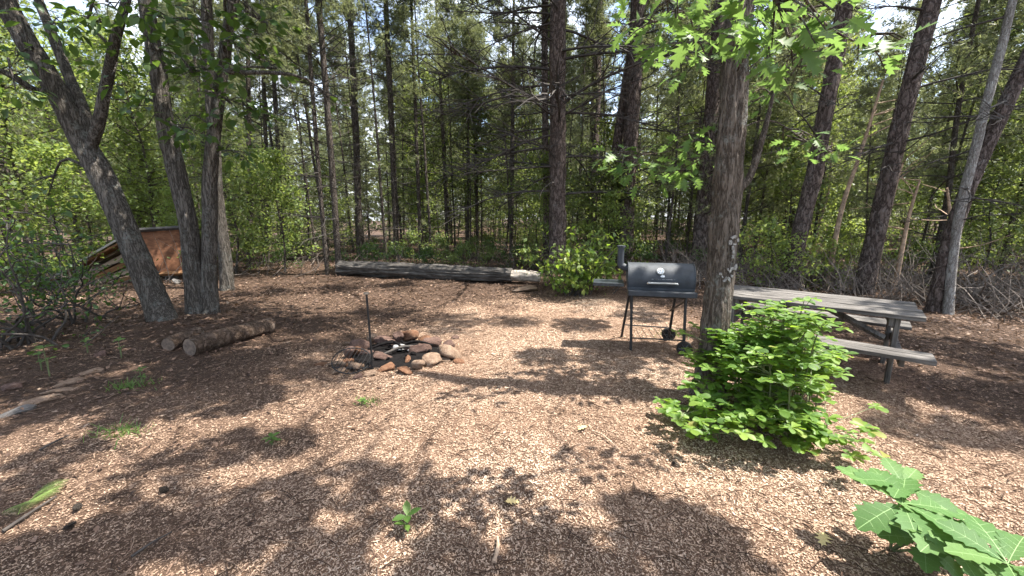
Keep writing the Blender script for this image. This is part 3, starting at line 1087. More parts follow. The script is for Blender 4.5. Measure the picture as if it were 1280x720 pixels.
def place_pine(v_, x, y, label, group, scale=1.0, rz=None, lean=(0, 0), kind='pine_tree'):
    tr, br, cr_ = PINES[v_]
    root = thing(kind, (x, y, g1(x, y)), label, 'tree', group)
    root.rotation_euler = (lean[1], lean[0], rnd.uniform(0, 6.28) if rz is None else rz)
    root.scale = (scale, scale, scale)
    link('trunk', tr, root)
    link('branches', br, root)
    link('crown', cr_, root)
    return root


# upper crowns reused by the tall pines
def high_crown(seed, h0, h1, blen, dense=2):
    rnd.seed(seed)
    br, cr_ = MB(), MB()
    live = []
    z = h0
    while z < h1:
        fr = (z - h0) / (h1 - h0)
        for q in range(rnd.choice((3, 4))):
            L = blen * (1 - fr * .75) * rnd.uniform(.6, 1.1)
            live += branch_set(br, z, .1, L, rnd.uniform(0, 6.28), rnd.uniform(0, .5), False, 4)
        z += rnd.uniform(.3, .5)
    tufts(cr_, live, (.13, .22), dense, .14)
    return br.mesh('pine_limbs', M['twig_dark']), cr_.mesh('tall_pine_crown', M['needles'])


HIGH = [high_crown(21, 0, 5.5, 2.3), high_crown(22, 0, 4.5, 2.6)]


def tall_pine(name, path, radii, label, dead_n=18, dead_h=(1.8, 8), dead_len=(1.0, 2.4), bark='bark_pine', crown=0, sides=22, flare=(.3, .25, 5), seed=0, ndeadparts=True, az_pref=None, crown_scale=1.0):
    rnd.seed(100 + seed)
    b0 = Vector(path[0])
    base = Vector((b0.x, b0.y, g1(b0.x, b0.y)))
    root = thing(name, base, label, 'tree')
    mb = MB()
    P, r = tube(mb, [base + Vector((0, 0, -.15))] + list(path[1:]), radii, sides, 120, furrow(.075, 9, 3.2, seed * 1.7), flare=flare)
    mb.build('trunk', M[bark], root, base, smooth=True)
    for q in range(dead_n):
        hh = rnd.uniform(*dead_h)
        i = int(np.argmin(np.abs(P[:, 2] - base.z - hh)))
        az = rnd.uniform(0, 6.28) if az_pref is None or rnd.random() < .35 else az_pref + rnd.gauss(0, .5)
        L = rnd.uniform(*dead_len)
        bm_ = MB()
        el = rnd.uniform(-.15, .45)
        d = Vector((math.cos(az) * math.cos(el), math.sin(az) * math.cos(el), math.sin(el)))
        pts, _ = wob(P[i], d, L, 6, .09, up=-.055)
        r0 = .010 + .008 * L
        tube(bm_, pts, [r0, r0 * .75, r0 * .5, r0 * .2], 5, 9, cap=False)
        for t_ in range(int(5 + 4 * L)):
            f_ = rnd.uniform(.2, 1)
            s = Vector(spline(pts, 30)[int(f_ * 29)])
            dd = d + Vector((rnd.gauss(0, .6), rnd.gauss(0, .6), rnd.gauss(0, .35)))
            e, _ = wob(s, dd, L * rnd.uniform(.12, .42), 3, .16)
            tube(bm_, e, [r0 * .4, r0 * .28, r0 * .12], 3, 4, cap=False)
        bm_.build('dead_branch', M['twig_dark'], root, base)
    if crown is not None:
        br, cr_ = HIGH[crown]
        tp = Vector(P[-1]) - base
        for me, nm in ((br, 'limbs'), (cr_, 'crown')):
            o = link(nm, me, root, tp - Vector((0, 0, 3.5 * crown_scale)), None, crown_scale)
            o.rotation_euler = (0, 0, seed * 1.3)
    return root


def up_path(pxs, Y, extra=(0, 0, 0), n=3, dz=3.2):
    """trunk path through photo pixels at distance Y, carried on above the frame"""
    p = [on_ground(*pxs[0])] if Y is None else [at(*pxs[0], Y)]
    Y = p[0].y if Y is None else Y
    p += [at(x_, y_, Y) for x_, y_ in pxs[1:]]
    d = (p[-1] - p[-2]).normalized()
    for q in range(n):
        d = (d + Vector((0, 0, .18)) + Vector(extra)).normalized()
        p.append(p[-1] + d * dz)
    return p


def base_at(px, Y):
    p = at(px, 340, Y)
    return Vector((p.x, Y, g1(p.x, Y)))


main = [base_at(697, 11.85), at(697, 250, 11.85), at(697, 150, 11.85), at(697, 70, 11.85), at(698, 0, 11.85)]
main += [main[-1] + Vector((.05, 0, 2.5)), main[-1] + Vector((.1, .1, 5))]
tall_pine('pine_tree', main, [.27, .255, .245, .235, .225, .18, .10], 'tall straight dark pine with long bare limbs behind the leafy shrub', 52, (2.2, 8.8), (1.6, 4.8), seed=1, az_pref=math.pi)
mp_ = [o_ for o_ in bpy.data.objects if o_.name.startswith('pine_tree') and o_.type == 'EMPTY'][0]
PB = [bough_over(*a_) for a_ in [(250, 440, 7.6, .5, 1), (320, 405, 8, .6, 1), (400, 405, 8.2, .6, 1), (475, 392, 8.4, .6, 1), (560, 402, 8.6, .5, .8), (430, 432, 7.8, .45, .8), (350, 440, 7.6, .5, .8),  # needled boughs added out of view to throw shade on the back left
      (300, 475, 7.4, .4, .7), (600, 350, 9.6, .6, 1), (500, 358, 9.2, .7, 1), (420, 362, 9, .7, 1), (560, 335, 10, .8, 1), (330, 365, 9, .7, 1), (385, 465, 7.4, .35, .5), (640, 400, 8.6, .25, .4), (260, 390, 8, .6, 1)]]
limbs_to(mp_, mp_.location, M['bark_pine'], main[-2:], PB, .05)
tips_ = [(c_[0] + rnd.gauss(0, c_[3] * .5), c_[1] + rnd.gauss(0, c_[3] * .5), c_[2] + rnd.gauss(0, .2)) for c_ in PB for k_ in range(int(55 * c_[4]))]
mb = MB()
tufts(mb, tips_, (.14, .22), 5, .12)
o_ = mb.build('added_shade_sprays', M['needles'], mp_, mp_.location)
q = [base_at(683, 13.2), at(683, 250, 13.2), at(681, 120, 13.2), at(681, 0, 13.2)]
q += [q[-1] + Vector((0, 0, 3))]
tall_pine('pine_tree', q, [.12, .115, .105, .10, .05], 'thin dark pine half hidden behind the tall straight pine', 12, (2, 8), (.8, 2), seed=2, sides=12)
q = up_path([(738, 318), (741, 230), (745, 110), (748, 0)], None, n=2)
tall_pine('pine_tree', q, [.24, .225, .21, .19, .15, .08], 'dark pine standing right of the tall straight pine above the shrub', 14, (3, 10), (1, 2.6), seed=3)
q = up_path([(781, 333), (785, 230), (792, 110), (797, 0)], None, n=2)
tall_pine('pine_tree', q, [.27, .25, .24, .22, .16, .08], 'stout dark pine rising just behind the grill smokestack', 18, (1.8, 8), (1, 2.6), seed=4)
q = [base_at(768, 13.6), at(770, 250, 13.6), at(772, 180, 13.6), at(790, 60, 13.6), at(800, 0, 13.6)]
tall_pine('pine_tree', q, [.20, .19, .17, .14, .10], 'rough pine trunk pressed close to the stout pine behind the smokestack', 8, (2, 7), (.8, 2), seed=5, crown=None)
q = up_path([(872, 336), (880, 250), (890, 130), (900, 0)], None, n=2)
tall_pine('pine_tree', q, [.26, .24, .21, .19, .14, .07], 'grey pine trunk showing between the grill and the oak', 14, (2, 8), (.8, 2.2), seed=6)
q = up_path([(984, 360), (1000, 290), (1020, 205), (1040, 95), (1058, 0)], None, (.05, 0, 0), n=3, dz=2.6)
tall_pine('pine_tree', q, [.19, .175, .165, .158, .15, .13, .10, .06], 'leaning grey pine rising behind the left half of the picnic table', 12, (2.2, 7), (.6, 1.8), seed=7)
q = up_path([(1078, 366), (1095, 290), (1118, 190), (1142, 90), (1166, 0)], None, (.05, 0, 0), n=3, dz=2.6)
tall_pine('pine_tree', q, [.185, .17, .162, .155, .15, .13, .10, .06], 'rough plated pine leaning right behind the middle of the picnic table', 16, (2.6, 7), (.6, 2.0), seed=8)
q = up_path([(1168, 388), (1184, 315), (1210, 235), (1248, 150), (1286, 70)], None, (.04, 0, 0), n=3, dz=2.4)
tall_pine('pine_tree', q, [.125, .115, .11, .107, .10, .085, .07, .05], 'dark stem leaning far right past the right end of the picnic table', 9, (1.6, 6), (.6, 1.6), seed=9, sides=20, crown_scale=.8)
q = [at(1203, 250, 6.7), at(1217, 195, 6.7), at(1234, 125, 6.75), at(1252, 60, 6.8), at(1266, 0, 6.8), at(1290, -90, 6.9)]
q = [on_ground(1186, 392), at(1192, 315, 6.7)] + q
SHADE = [bough_over(*a_) for a_ in [(1100, 470, 9, .5, .8), (1180, 485, 9, .5, .9), (1260, 505, 9, .5, .9), (1235, 540, 8.6, .25, .35), (1150, 530, 8.6, .3, .45), (1100, 425, 9.4, .6, .9), (1200, 440, 9.4, .7, 1),  # leafy boughs added out of view to shade the table and right side
         (1275, 450, 9.2, .7, 1), (1010, 405, 9.4, .5, .5), (1110, 395, 9.6, .6, .6), (1330, 500, 9, .6, 1)]]
tall_pine('pale_tree', q, [.065, .065, .068, .066, .062, .056, .05, .04], 'pale grey lichened stem crossing the dark leaning stem at right', 6, (2, 5), (.5, 1.4), bark='bark_pale', crown=None, sides=18, seed=10)
pr_ = bpy.data.objects[[o_.name for o_ in bpy.data.objects if o_.name.startswith('pale_tree')][-1]]
limbs_to(pr_, pr_.location, M['bark_pale'], [q[-1], q[-2]], SHADE, .05)
P, Rm, sc, ti = crown_leaves(SHADE, 330, .6, (.12, .2))
mb = MB()
scatter(mb, *FOLDQ, P, Rm, sc, ti)
mb.build('crown', M['leaf_mid'], pr_, pr_.location)  # leaves of the added shade boughs

# slender pines of the stand at left and middle, each where it stands
slim = [((313, 338), (312, 250), (311, 165), 13.0, .13, 0), ((334, 331), (334, 240), (331, 150), 14.6, .11, 1), ((356, 327), (350, 230), (343, 110), 15.4, .12, 3), ((409, 346), (398, 210), (385, 40), 11.1, .085, 0),
        ((424, 346), (412, 170), (398, 0), 11.2, .125, 1), ((451, 318), (444, 150), (437, 0), 16.5, .19, 3), ((497, 322), (490, 170), (483, 20), 15.8, .16, 1), ((527, 322), (522, 210), (517, 80), 16.2, .11, 0),
        ((560, 312), (556, 220), (551, 120), 18.5, .12, 1), ((585, 312), (585, 250), (585, 185), 19, .11, 2), ((597, 312), (596, 250), (594, 180), 19.5, .12, 0), ((639, 318), (640, 220), (641, 120), 16.8, .13, 3)]
words = ['leftmost slender pine of the straight stand right of the twin trunks', 'second slender pine of the stand, close right of the leftmost one', 'third slender pine of the stand, leaning slightly left',
         'thin wavy pine touching the left side of the long log end', 'dark slim pine standing against the left end of the long log', 'straight pine behind the left quarter of the long log', 'straight reddish pine behind the middle of the long log',
         'thin pine just right of the reddish pine behind the long log', 'thin pine deep in the stand behind the right half of the long log', 'left one of two close thin pines behind the right part of the long log',
         'right one of two close thin pines behind the right part of the long log', 'slim pine behind the pale broken end of the long log']
for (p0, p1, p2, Y, r_, v_), lab in zip(slim, words):
    rnd.seed(int(p0[0]))
    r_ *= .74
    b_ = base_at(p0[0], Y)
    root = thing('pine_tree', b_, lab, 'tree', 'slender pines behind the long log')
    mb = MB()
    pth = [b_ + Vector((0, 0, -.1)), at(*p1, Y), at(*p2, Y)]
    d = (pth[-1] - pth[-2]).normalized()
    pth += [pth[-1] + d * 2.5, pth[-1] + d * 5 + Vector((0, 0, .3))]
    P, _ = tube(mb, pth, [r_, r_ * .9, r_ * .82, r_ * .6, r_ * .2], 12, 60, furrow(.06, 7, 3, p0[0]))
    mb.build('trunk', M['bark_thin'], root, b_, smooth=True)
    lean = P[-1] - P[0]
    for nm, me in (('branches', PINES[v_][1]), ('crown', PINES[v_][2])):
        o = link(nm, me, root)
        o.rotation_euler = (-math.atan2(lean[1], lean[2]) * .6, math.atan2(lean[0], lean[2]), 0)
        s = (lean[2]) / (12.5, 14, 10.5, 15.5, 8.5)[v_]
        o.scale = (s, s, s)
        if nm == 'crown':
            o.location = (lean[0] * .22, lean[1] * .22, 2.6)

# fill of the stand
rnd.seed(5)
taken = [(p.x, p.y) for p in (main[0],)]
SKYGAP = [(-34, -23, 12), (4, 17, 24), (41, 47, 10)]


def free(x, y, dmin):
    return all((x - a_) ** 2 + (y - b_) ** 2 > dmin * dmin for a_, b_ in taken)


def whereabouts(az_):
    for lim, txt in ((-41, 'beyond the lean-to at far left'), (-26, 'behind the twin trunks at left'), (-13, 'behind the left half of the long log'), (1, 'behind the right half of the long log'),
                     (12, 'behind the tall straight pine and shrub'), (22, 'behind the grill smokestack'), (31, 'behind the marked oak'), (42, 'behind the picnic table'), (90, 'beyond the far right leaning stem')):
        if az_ < lim:
            return txt


count = 0
for tries in range(9000):
    if count >= 298:
        break
    az = rnd.uniform(-62, 62)
    pole = count < 62
    if pole:
        az = rnd.uniform(-40, 26)
    d = 13.2 + 38 * rnd.random() ** 1.3
    if pole:
        d = rnd.uniform(15, 26)
    x, y = d * math.sin(R(az)), d * math.cos(R(az))
    if y < 11.8 and az < 30 and az > -48:
        continue
    if -41 < az < 3 and d < 17.5 and not pole:
        continue
    if az < -38 and d < 19:
        continue
    if az > 36 and d < 12.5:
        continue
    if not free(x, y, 1.25 + d * .012):
        continue
    v_ = rnd.choice((0, 0, 1, 2, 2, 3, 4)) if d > 18 else rnd.choice((0, 2, 2, 4, 4))
    s = rnd.uniform(.85, 1.12)
    if pole:
        v_ = rnd.choice((5, 6))
    if any(a_ < az < b_ for a_, b_, _ in SKYGAP) and not pole:
        v_ = rnd.choice((2, 4, 0))
        s = min(rnd.uniform(.8, 1.1), (1.65 + d * rnd.uniform(.26, .42)) / (12.5, 14, 10.5, 15.5, 8.5, 13, 11.5)[v_])
        if s < .45:
            continue
    taken.append((x, y))
    count += 1
    near_ = d < 24
    wh_ = whereabouts(az)
    lab = ('slim bare stemmed pine ' if pole else 'young dark front pine ' if near_ else 'slender far pine ') + wh_
    grp = ('bare stemmed pines ' if pole else 'front pines ' if near_ else 'deep pines ') + wh_
    place_pine(v_, x, y, lab, grp, s, lean=(rnd.gauss(0, .035), rnd.gauss(0, .035)))


# -------------------------------------------------- broadleaf saplings and shrubs of the wood
def sapling_variant(h, rad, nleaf, seed, mat, leaf=(.08, .14), low=.15, r0=.03, tmpl=FOLDQ):
    rnd.seed(seed)
    tr, cr_ = MB(), MB()
    pts = [(0, 0, -.1)] + [(rnd.gauss(0, .06) * h / 3, rnd.gauss(0, .06) * h / 3, h * q / 4) for q in (1, 2, 3, 4)]
    tube(tr, pts, [r0, r0 * .8, r0 * .55, r0 * .3, r0 * .1], 6, 12)
    cl = []
    nb = int(10 + h * 6)
    Psp = spline(pts, 40)
    for q in range(nb):
        f_ = low + (1 - low) * (q + rnd.random()) / nb
        s = Psp[min(39, int(f_ * 39))]
        az = rnd.uniform(0, 6.28)
        env = math.sin(math.pi * min(1, .25 + f_ * .7))
        L = rad * env * rnd.uniform(.5, 1.1)
        e, _ = wob(s, (math.cos(az), math.sin(az), rnd.uniform(.1, .6)), L, 4, .14)
        tube(tr, e, [r0 * .35, r0 * .25, r0 * .1], 4, 5, cap=False)
        cl += e[2:]
    T = np.array([tuple(c_) for c_ in cl])
    pick = rng.integers(0, len(T), nleaf)
    P = T[pick] + rng.normal(0, rad * .14, (nleaf, 3)) * np.array([1, 1, .6])
    yd = rng.normal(0, .6, (nleaf, 3)) + np.array([0, 0, -.15])
    up = rng.normal(0, .4, (nleaf, 3)) + np.array([0, 0, 1.0])
    scatter(cr_, *tmpl, P, rot_along(yd, up), rng.uniform(*leaf, nleaf), np.clip(rng.normal(.5, .25, nleaf), 0, 1))
    return tr.mesh('sapling_trunk', M['bark_thin'], smooth=True), cr_.mesh('sapling_crown', mat)


SAP = [sapling_variant(4.5, 1.3, 2400, 1, M['leaf_mid']), sapling_variant(6.5, 1.7, 3600, 2, M['leaf_lush']), sapling_variant(3.0, 1.0, 1700, 3, M['leaf_lush'], (.07, .12)), sapling_variant(8.5, 2.2, 5200, 4, M['leaf_mid'], (.10, .16), .25, .06)]
LOW = [sapling_variant(.9, .6, 500, 5, M['leaf_mid'], (.05, .10), .05, .012), sapling_variant(1.3, .7, 650, 6, M['leaf_lush'], (.05, .10), .05, .014), sapling_variant(.6, .5, 320, 7, M['leaf_dark'], (.05, .09), .02, .01)]
rnd.seed(9)
count = 0
for tries in range(4000):
    if count >= 140:
        break
    az = rnd.choice((rnd.uniform(2, 62), rnd.uniform(10, 60), rnd.uniform(-62, -30), rnd.uniform(-30, 5)))
    d = 12.5 + 26 * rnd.random() ** 1.3
    x, y = d * math.sin(R(az)), d * math.cos(R(az))
    if az < -36 and d < 14.5:
        continue
    if -30 < az < 2 and d < 17.5:
        continue
    if not free(x, y, .8):
        continue
    gap = any(a_ < az < b_ for a_, b_, _ in SKYGAP)
    v_ = rnd.choice((0, 1, 2, 3)) if not gap else rnd.choice((0, 2))
    taken.append((x, y))
    count += 1
    root = thing('sapling', (x, y, g1(x, y)), 'leafy bright green young hardwood in the woods ' + whereabouts(az), 'tree', 'saplings ' + whereabouts(az))
    root.rotation_euler = (0, 0, rnd.uniform(0, 6.28))
    s = rnd.uniform(.8, 1.2)
    root.scale = (s, s, s)
    link('trunk', SAP[v_][0], root)
    link('crown', SAP[v_][1], root)

count = 0
for tries in range(3000):
    if count >= 150:
        break
    az = rnd.uniform(-60, 60)
    d = 9.5 + 14 * rnd.random() ** 1.2
    x, y = d * math.sin(R(az)), d * math.cos(R(az))
    if y < 11.8 and -46 < az < 33:
        continue
    if y < 8.2 or (-60 < az < -36 and d < 15):
        continue
    if not free(x, y, .5):
        continue
    taken.append((x, y))
    count += 1
    v_ = rnd.choice((0, 1, 2)) if az > 0 else rnd.choice((0, 2, 2))
    root = thing('bush', (x, y, g1(x, y)), 'low leafy bush on the forest floor ' + whereabouts(az), 'bush', 'undergrowth bushes ' + whereabouts(az))
    root.rotation_euler = (0, 0, rnd.uniform(0, 6.28))
    s = rnd.uniform(.7, 1.3)
    root.scale = (s, s, s)
    link('stem', LOW[v_][0], root)
    link('foliage', LOW[v_][1], root)

# far wood that reads as one mass
mb = MB()
N = 60000
az = rng.uniform(R(-75), R(75), N)
d = rng.uniform(52, 66, N)
hmax = 9 + 9 * fbm(np.stack([az * 14, d * .2, 0 * d], 1), 3)
zf = rng.random(N) ** .8
P = np.stack([d * np.sin(az), d * np.cos(az), zf * hmax], 1)
scatter(mb, *FOLDQ, P, rot_from(rng.normal(0, 1, (N, 3)), rng.uniform(0, 6.28, N)), rng.uniform(.35, .8, N), np.clip(rng.normal(.5, .25, N), 0, 1))
o = mb.build('far_woods', M['needles'])
tag(o, 'distant green woods closing the view behind the pine stand', 'woods', kind='stuff')

# dead twigs and brush on the forest floor behind the table and log
mb = MB()
rnd.seed(31)
for i in range(1500):
    if i % 3:
        az, d = R(rnd.uniform(22, 58)), rnd.uniform(10.0, 15)
    else:
        az, d = R(rnd.uniform(-50, 22)), rnd.uniform(12.3, 18)
    x, y = d * math.sin(az), d * math.cos(az)
    e, _ = wob((x, y, g1(x, y)), (rnd.gauss(0, .6), rnd.gauss(0, .6), rnd.uniform(.25, 1)), rnd.uniform(.5, 1.5), 4, .22)
    tube(mb, e, [.010, .007, .003], 3, 5, cap=False)
    if rnd.random() < .6:
        f_, _ = wob(e[2], (rnd.gauss(0, .6), rnd.gauss(0, .6), rnd.uniform(0, .8)), rnd.uniform(.2, .6), 3, .2)
        tube(mb, f_, [.006, .004, .002], 3, 4, cap=False)
o = mb.build('brushwood', M['dead_grey'])
tag(o, 'tangle of bare dead twigs on the floor at the edge of the woods', 'brushwood', kind='stuff')

# pale dead stems leaning behind the table
for pxs, Y, r_, lab in (([(1036, 322), (1052, 262), (1076, 190), (1104, 100)], 9.4, .06, 'tan dead stem leaning right between the two leaning pines'),
                        ([(1094, 330), (1110, 270), (1128, 205)], 8.9, .05, 'orange brown dead stem just right of the plated pine'),
                        ([(1122, 332), (1135, 275), (1150, 225)], 8.7, .05, 'tan dead stem leaning between the plated pine and the far right stem'),
                        ([(1196, 366), (1192, 325), (1188, 270), (1184, 235)], 8.2, .05, 'upright pale snapped stem beside the far right leaning stem'),
                        ([(1010, 335), (1024, 280), (1036, 235), (1040, 170)], 12.0, .05, 'thin grey dead stem behind the left leaning pine')):
    root_p = base_at(pxs[0][0], Y)
    root = thing('dead_sapling', root_p, lab, 'dead tree')
    mb = MB()
    P, _ = tube(mb, [root_p] + [at(*p, Y) for p in pxs[1:]], [r_, r_ * .8, r_ * .6, r_ * .35], 8, 20)
    mb.build('stem', M['dead_tan'], root, root_p, smooth=True)
    for q in range(6):
        s = P[rnd.randint(7, 19)]
        e, _ = wob(s, (rnd.gauss(0, 1), rnd.gauss(0, .5), rnd.uniform(-.1, .7)), rnd.uniform(.4, 1.1), 4, .15)
        mb = MB()
        tube(mb, e, [r_ * .25, r_ * .18, r_ * .07], 4, 5, cap=False)
        mb.build('dead_branch', M['dead_tan'], root, root_p)

# fallen tangle of bare branches at the right edge
for (px, py, Y, n_, lab) in ((1232, 372, 7.4, 11, 'pale bare branches of a fallen treetop at the right edge'), (1268, 366, 8.2, 8, 'grey leafless branches tangled behind the fallen treetop at right'),
                             (1150, 358, 9.2, 10, 'bare grey brush between the picnic table and the far right stem')):
    root_p = base_at(px, Y)
    root_p.z = g1(root_p.x, root_p.y)
    root = thing('fallen_branch', root_p, lab, 'branch')
    for q in range(n_):
        a_ = rnd.uniform(-.4, 3.5)
        mb = MB()
        st = root_p + Vector((rnd.uniform(-.7, .5), rnd.uniform(-.3, .4), .02))
        e, _ = wob(st, (math.cos(a_), rnd.gauss(0, .4), rnd.uniform(.25, 1.0)), rnd.uniform(.7, 1.7), 6, .24)
        tube(mb, e, [.020, .016, .011, .005], 5, 10, cap=False)
        for z_ in range(4):
            f_, _ = wob(e[rnd.randint(2, 5)], (rnd.gauss(0, .8), rnd.gauss(0, .5), rnd.uniform(-.2, .7)), rnd.uniform(.3, .8), 4, .25)
            tube(mb, f_, [.009, .006, .003], 4, 5, cap=False)
        mb.build('bough', M['dead_grey'], root, root_p)

# -------------------------------------------------- leafy shrub by the end of the log
sb = on_ground(722, 366)
sb.z = g1(sb.x, sb.y)
shrub = thing('shrub', sb, 'tall bright leafy shrub at the right end of the long log', 'shrub')
mb = MB()
cl = []
rnd.seed(77)
for q in range(26):
    a_ = rnd.uniform(0, 6.28)
    e, _ = wob(sb + Vector((rnd.gauss(0, .12), rnd.gauss(0, .12), 0)), (math.cos(a_) * .7, math.sin(a_) * .5, rnd.uniform(.5, 1.3)), rnd.uniform(.8, 1.75), 6, .13)
    tube(mb, e, [.014, .010, .004], 5, 8, cap=False)
    cl += e[2:]
    for z_ in range(3):
        f_, _ = wob(e[rnd.randint(2, 5)], (rnd.gauss(0, 1), rnd.gauss(0, .8), rnd.uniform(-.1, .5)), rnd.uniform(.3, .6), 3, .15)
        tube(mb, f_, [.006, .004, .002], 4, 4, cap=False)
        cl += f_[1:]
mb.build('stem', M['twig_dark'], shrub, sb)
T = np.array([tuple(c_) for c_ in cl])
n = 1700
P = T[rng.integers(0, len(T), n)] + rng.normal(0, .09, (n, 3))
P[:, 2] = np.maximum(P[:, 2], sb.z + .05)
Rm = rot_along(rng.normal(0, .7, (n, 3)) + np.array([0, 0, -.35]), rng.normal(0, .4, (n, 3)) + np.array([0, 0, 1]))
LEAF_SHRUB = one_leaf('shrub_leaf', OVATE, M['leaf_bush_one'])
leaves_as_parts(shrub, sb, OVATE, LEAF_SHRUB, M['leaf_lush'], P, Rm, rng.uniform(.08, .15, n), np.clip(rng.normal(.5, .25, n), 0, 1), 300)

# -------------------------------------------------- sprouts at the foot of the oak
bb = Vector((2.25, 3.0, g1(2.25, 3.0)))
bush = thing('oak_sprout_bush', bb, 'dense bush of glossy light green leaves at the foot of the marked oak', 'bush')
mb = MB()
ros = []
rnd.seed(55)
stems = []
for q in range(170):
    # ends laid out over the bush's low wide mound
    u_ = rnd.random()
    tx = rnd.uniform(1.75, 3.05)
    ty = rnd.uniform(2.42, 3.55)
    hmax = .90 * math.exp(-((tx - 2.3) / .62) ** 2) * (1 if tx > 1.5 else .6) + .12
    tz = hmax * rnd.uniform(.35, 1.0)
    bx_, by_, _d = view_px([[tx, ty, tz]])
    if 885 < bx_[0] < 1030 and by_[0] < 555:
        stems.append((tx, ty, tz))
for q in range(20):
    stems.append((rnd.uniform(1.28, 2.0), rnd.uniform(2.55, 3.0), rnd.uniform(.07, .26)))
for q in range(14):
    stems.append((rnd.uniform(1.92, 2.2), rnd.uniform(2.38, 2.6), rnd.uniform(.08, .22)))
for tx, ty, tz in stems:
    s = bb + Vector((rnd.gauss(-.1, .16), rnd.gauss(.05, .12), 0))
    if tx < 1.9:
        s = Vector((tx + .15, ty + .12, g1(tx, ty)))
    e = Vector((tx, ty, g1(tx, ty) + tz))
    mid = s.lerp(e, .55) + Vector((0, 0, .16 * tz + .05))
    tube(mb, [s, mid, e], [.007, .005, .0025], 5, 8, cap=False)
    ros.append((e, (e - mid).normalized()))
    for z_ in range(5):
        b_ = mid.lerp(e, rnd.uniform(.1, .8))
        f_ = b_ + Vector((rnd.gauss(0, .13), rnd.gauss(0, .13), rnd.uniform(-.02, .13)))
        f_.z = max(f_.z, g1(f_.x, f_.y) + .04)
        tube(mb, [b_, f_], [.0035, .002], 4, 2, cap=False)
        ros.append((f_, (f_ - b_).normalized()))
mb.build('stem', M['stem_green'], bush, bb)
Ps, Rs, ss = [], [], []
for e, d in ros:
    kk = rnd.randint(5, 8)
    a0_ = rnd.uniform(0, 6.28)
    for q in range(kk):
        a_ = a0_ + q * 6.28 / kk + rnd.gauss(0, .2)
        yd = np.array([math.cos(a_), math.sin(a_), rnd.uniform(-.15, .45)])
        Ps.append(tuple(e))
        Rs.append((yd, np.array([rnd.gauss(0, .2), rnd.gauss(0, .2), 1.0])))
        ss.append(rnd.choice((rnd.uniform(.035, .06), rnd.uniform(.05, .09), rnd.uniform(.06, .10))))
P = np.array(Ps)
Rm = rot_along(np.array([r_[0] for r_ in Rs]), np.array([r_[1] for r_ in Rs]))
leaves_as_parts(bush, bb, OBOV, LEAF_OBOV, M['leaf_bush'], P, Rm, np.array(ss), np.clip(rng.normal(.5, .3, len(P)), 0, 1), 300)


# -------------------------------------------------- big leaved oak seedling in the right corner
def seedling(name, whorls, label, mesh, size, n_, mat='stem_green'):
    p0 = whorls[0][0]
    base = Vector((p0[0], p0[1], g1(p0[0], p0[1])))
    root = thing(name, base, label, 'plant')
    mb = MB()
    for (x, y, z), s0, k_, tilt in whorls:
        e = Vector((x, y, base.z + z))
        tube(mb, [base + Vector((0, 0, -.02)), base.lerp(e, .5) + Vector((0, 0, .03)), e], [.006, .005, .004], 6, 6)
    mb.build('stem', M[mat], root, base)
    for (x, y, z), s0, k_, tilt in whorls:
        a0_ = rnd.uniform(0, 6.28)
        for q in range(k_):
            a_ = a0_ + q * 6.283 / k_ + rnd.gauss(0, .15)
            yd = np.array([[math.cos(a_), math.sin(a_), tilt + .45 * max(0, math.sin(a_)) + rnd.gauss(0, .10)]])
            Rm = rot_along(yd, np.array([[rnd.gauss(0, .15), rnd.gauss(0, .15) - .1, 1.0]]))
            o = link('leaf', mesh, root, Vector((x, y, z + base.z)) - base, mat_to_quat(Rm[0]), s0 * rnd.uniform(.75, 1.12))
    return root


mbv = MB()
mbv.add(CHEST[0], CHEST[1], mat=0)
nk = len(CHEST[0]) // 3
mid = CHEST[0][:nk] + np.array([0, 0, .004])
mbv.add(np.vstack([mid + np.array([.004, 0, 0]), mid - np.array([.004, 0, 0])]), [(i, i + 1, nk + i + 1, nk + i) for i in range(nk - 1)], mat=1)
for i in (2, 4, 6, 8, 10):
    for s_ in (1, -1):
        tip = CHEST[0][(2 * nk if s_ > 0 else nk) + i] * np.array([.85, 1, 1]) + np.array([0, 0, .004])
        a_ = mid[i - 1]
        mbv.add(np.vstack([a_ + np.array([0, .003, 0]), a_ - np.array([0, .003, 0]), tip]), [(0, 1, 2) if s_ > 0 else (1, 0, 2)], mat=1)
LEAF_CHEST = mbv.mesh('chestnut_oak_leaf', [M['leaf_seedling'], M['leaf_vein']], smooth=True)
rnd.seed(3)
w1 = on_ground(1128, 628, .34)
w2 = on_ground(1195, 668, .30)
w3 = on_ground(1240, 690, .34)
sd0 = (w1.x, w1.y, .24)
seedling('oak_seedling', [((w1.x + .10, w1.y + .10, .36), .2, 5, .2), ((w1.x, w1.y, .34), .235, 8, .05), ((w2.x - .06, w2.y, .30), .23, 7, .05), ((w3.x, w3.y - .05, .34), .23, 7, .12), ((w2.x + .1, w2.y + .08, .20), .21, 6, -.05), ((w1.x + .06, w1.y - .06, .20), .19, 6, -.05)],
         'low oak seedling with very large lobed leaves in the right corner', LEAF_CHEST, .2, 7)

LEAF_SMALL = one_leaf('small_leaf', OVATE, M['leaf_oak_one'])
p = on_ground(510, 668)
seedling('seedling', [((p.x, p.y, .10), .075, 4, .35), ((p.x - .01, p.y, .05), .06, 3, .2)], 'small upright green seedling alone at the bottom of the clearing', LEAF_SMALL, .06, 5)
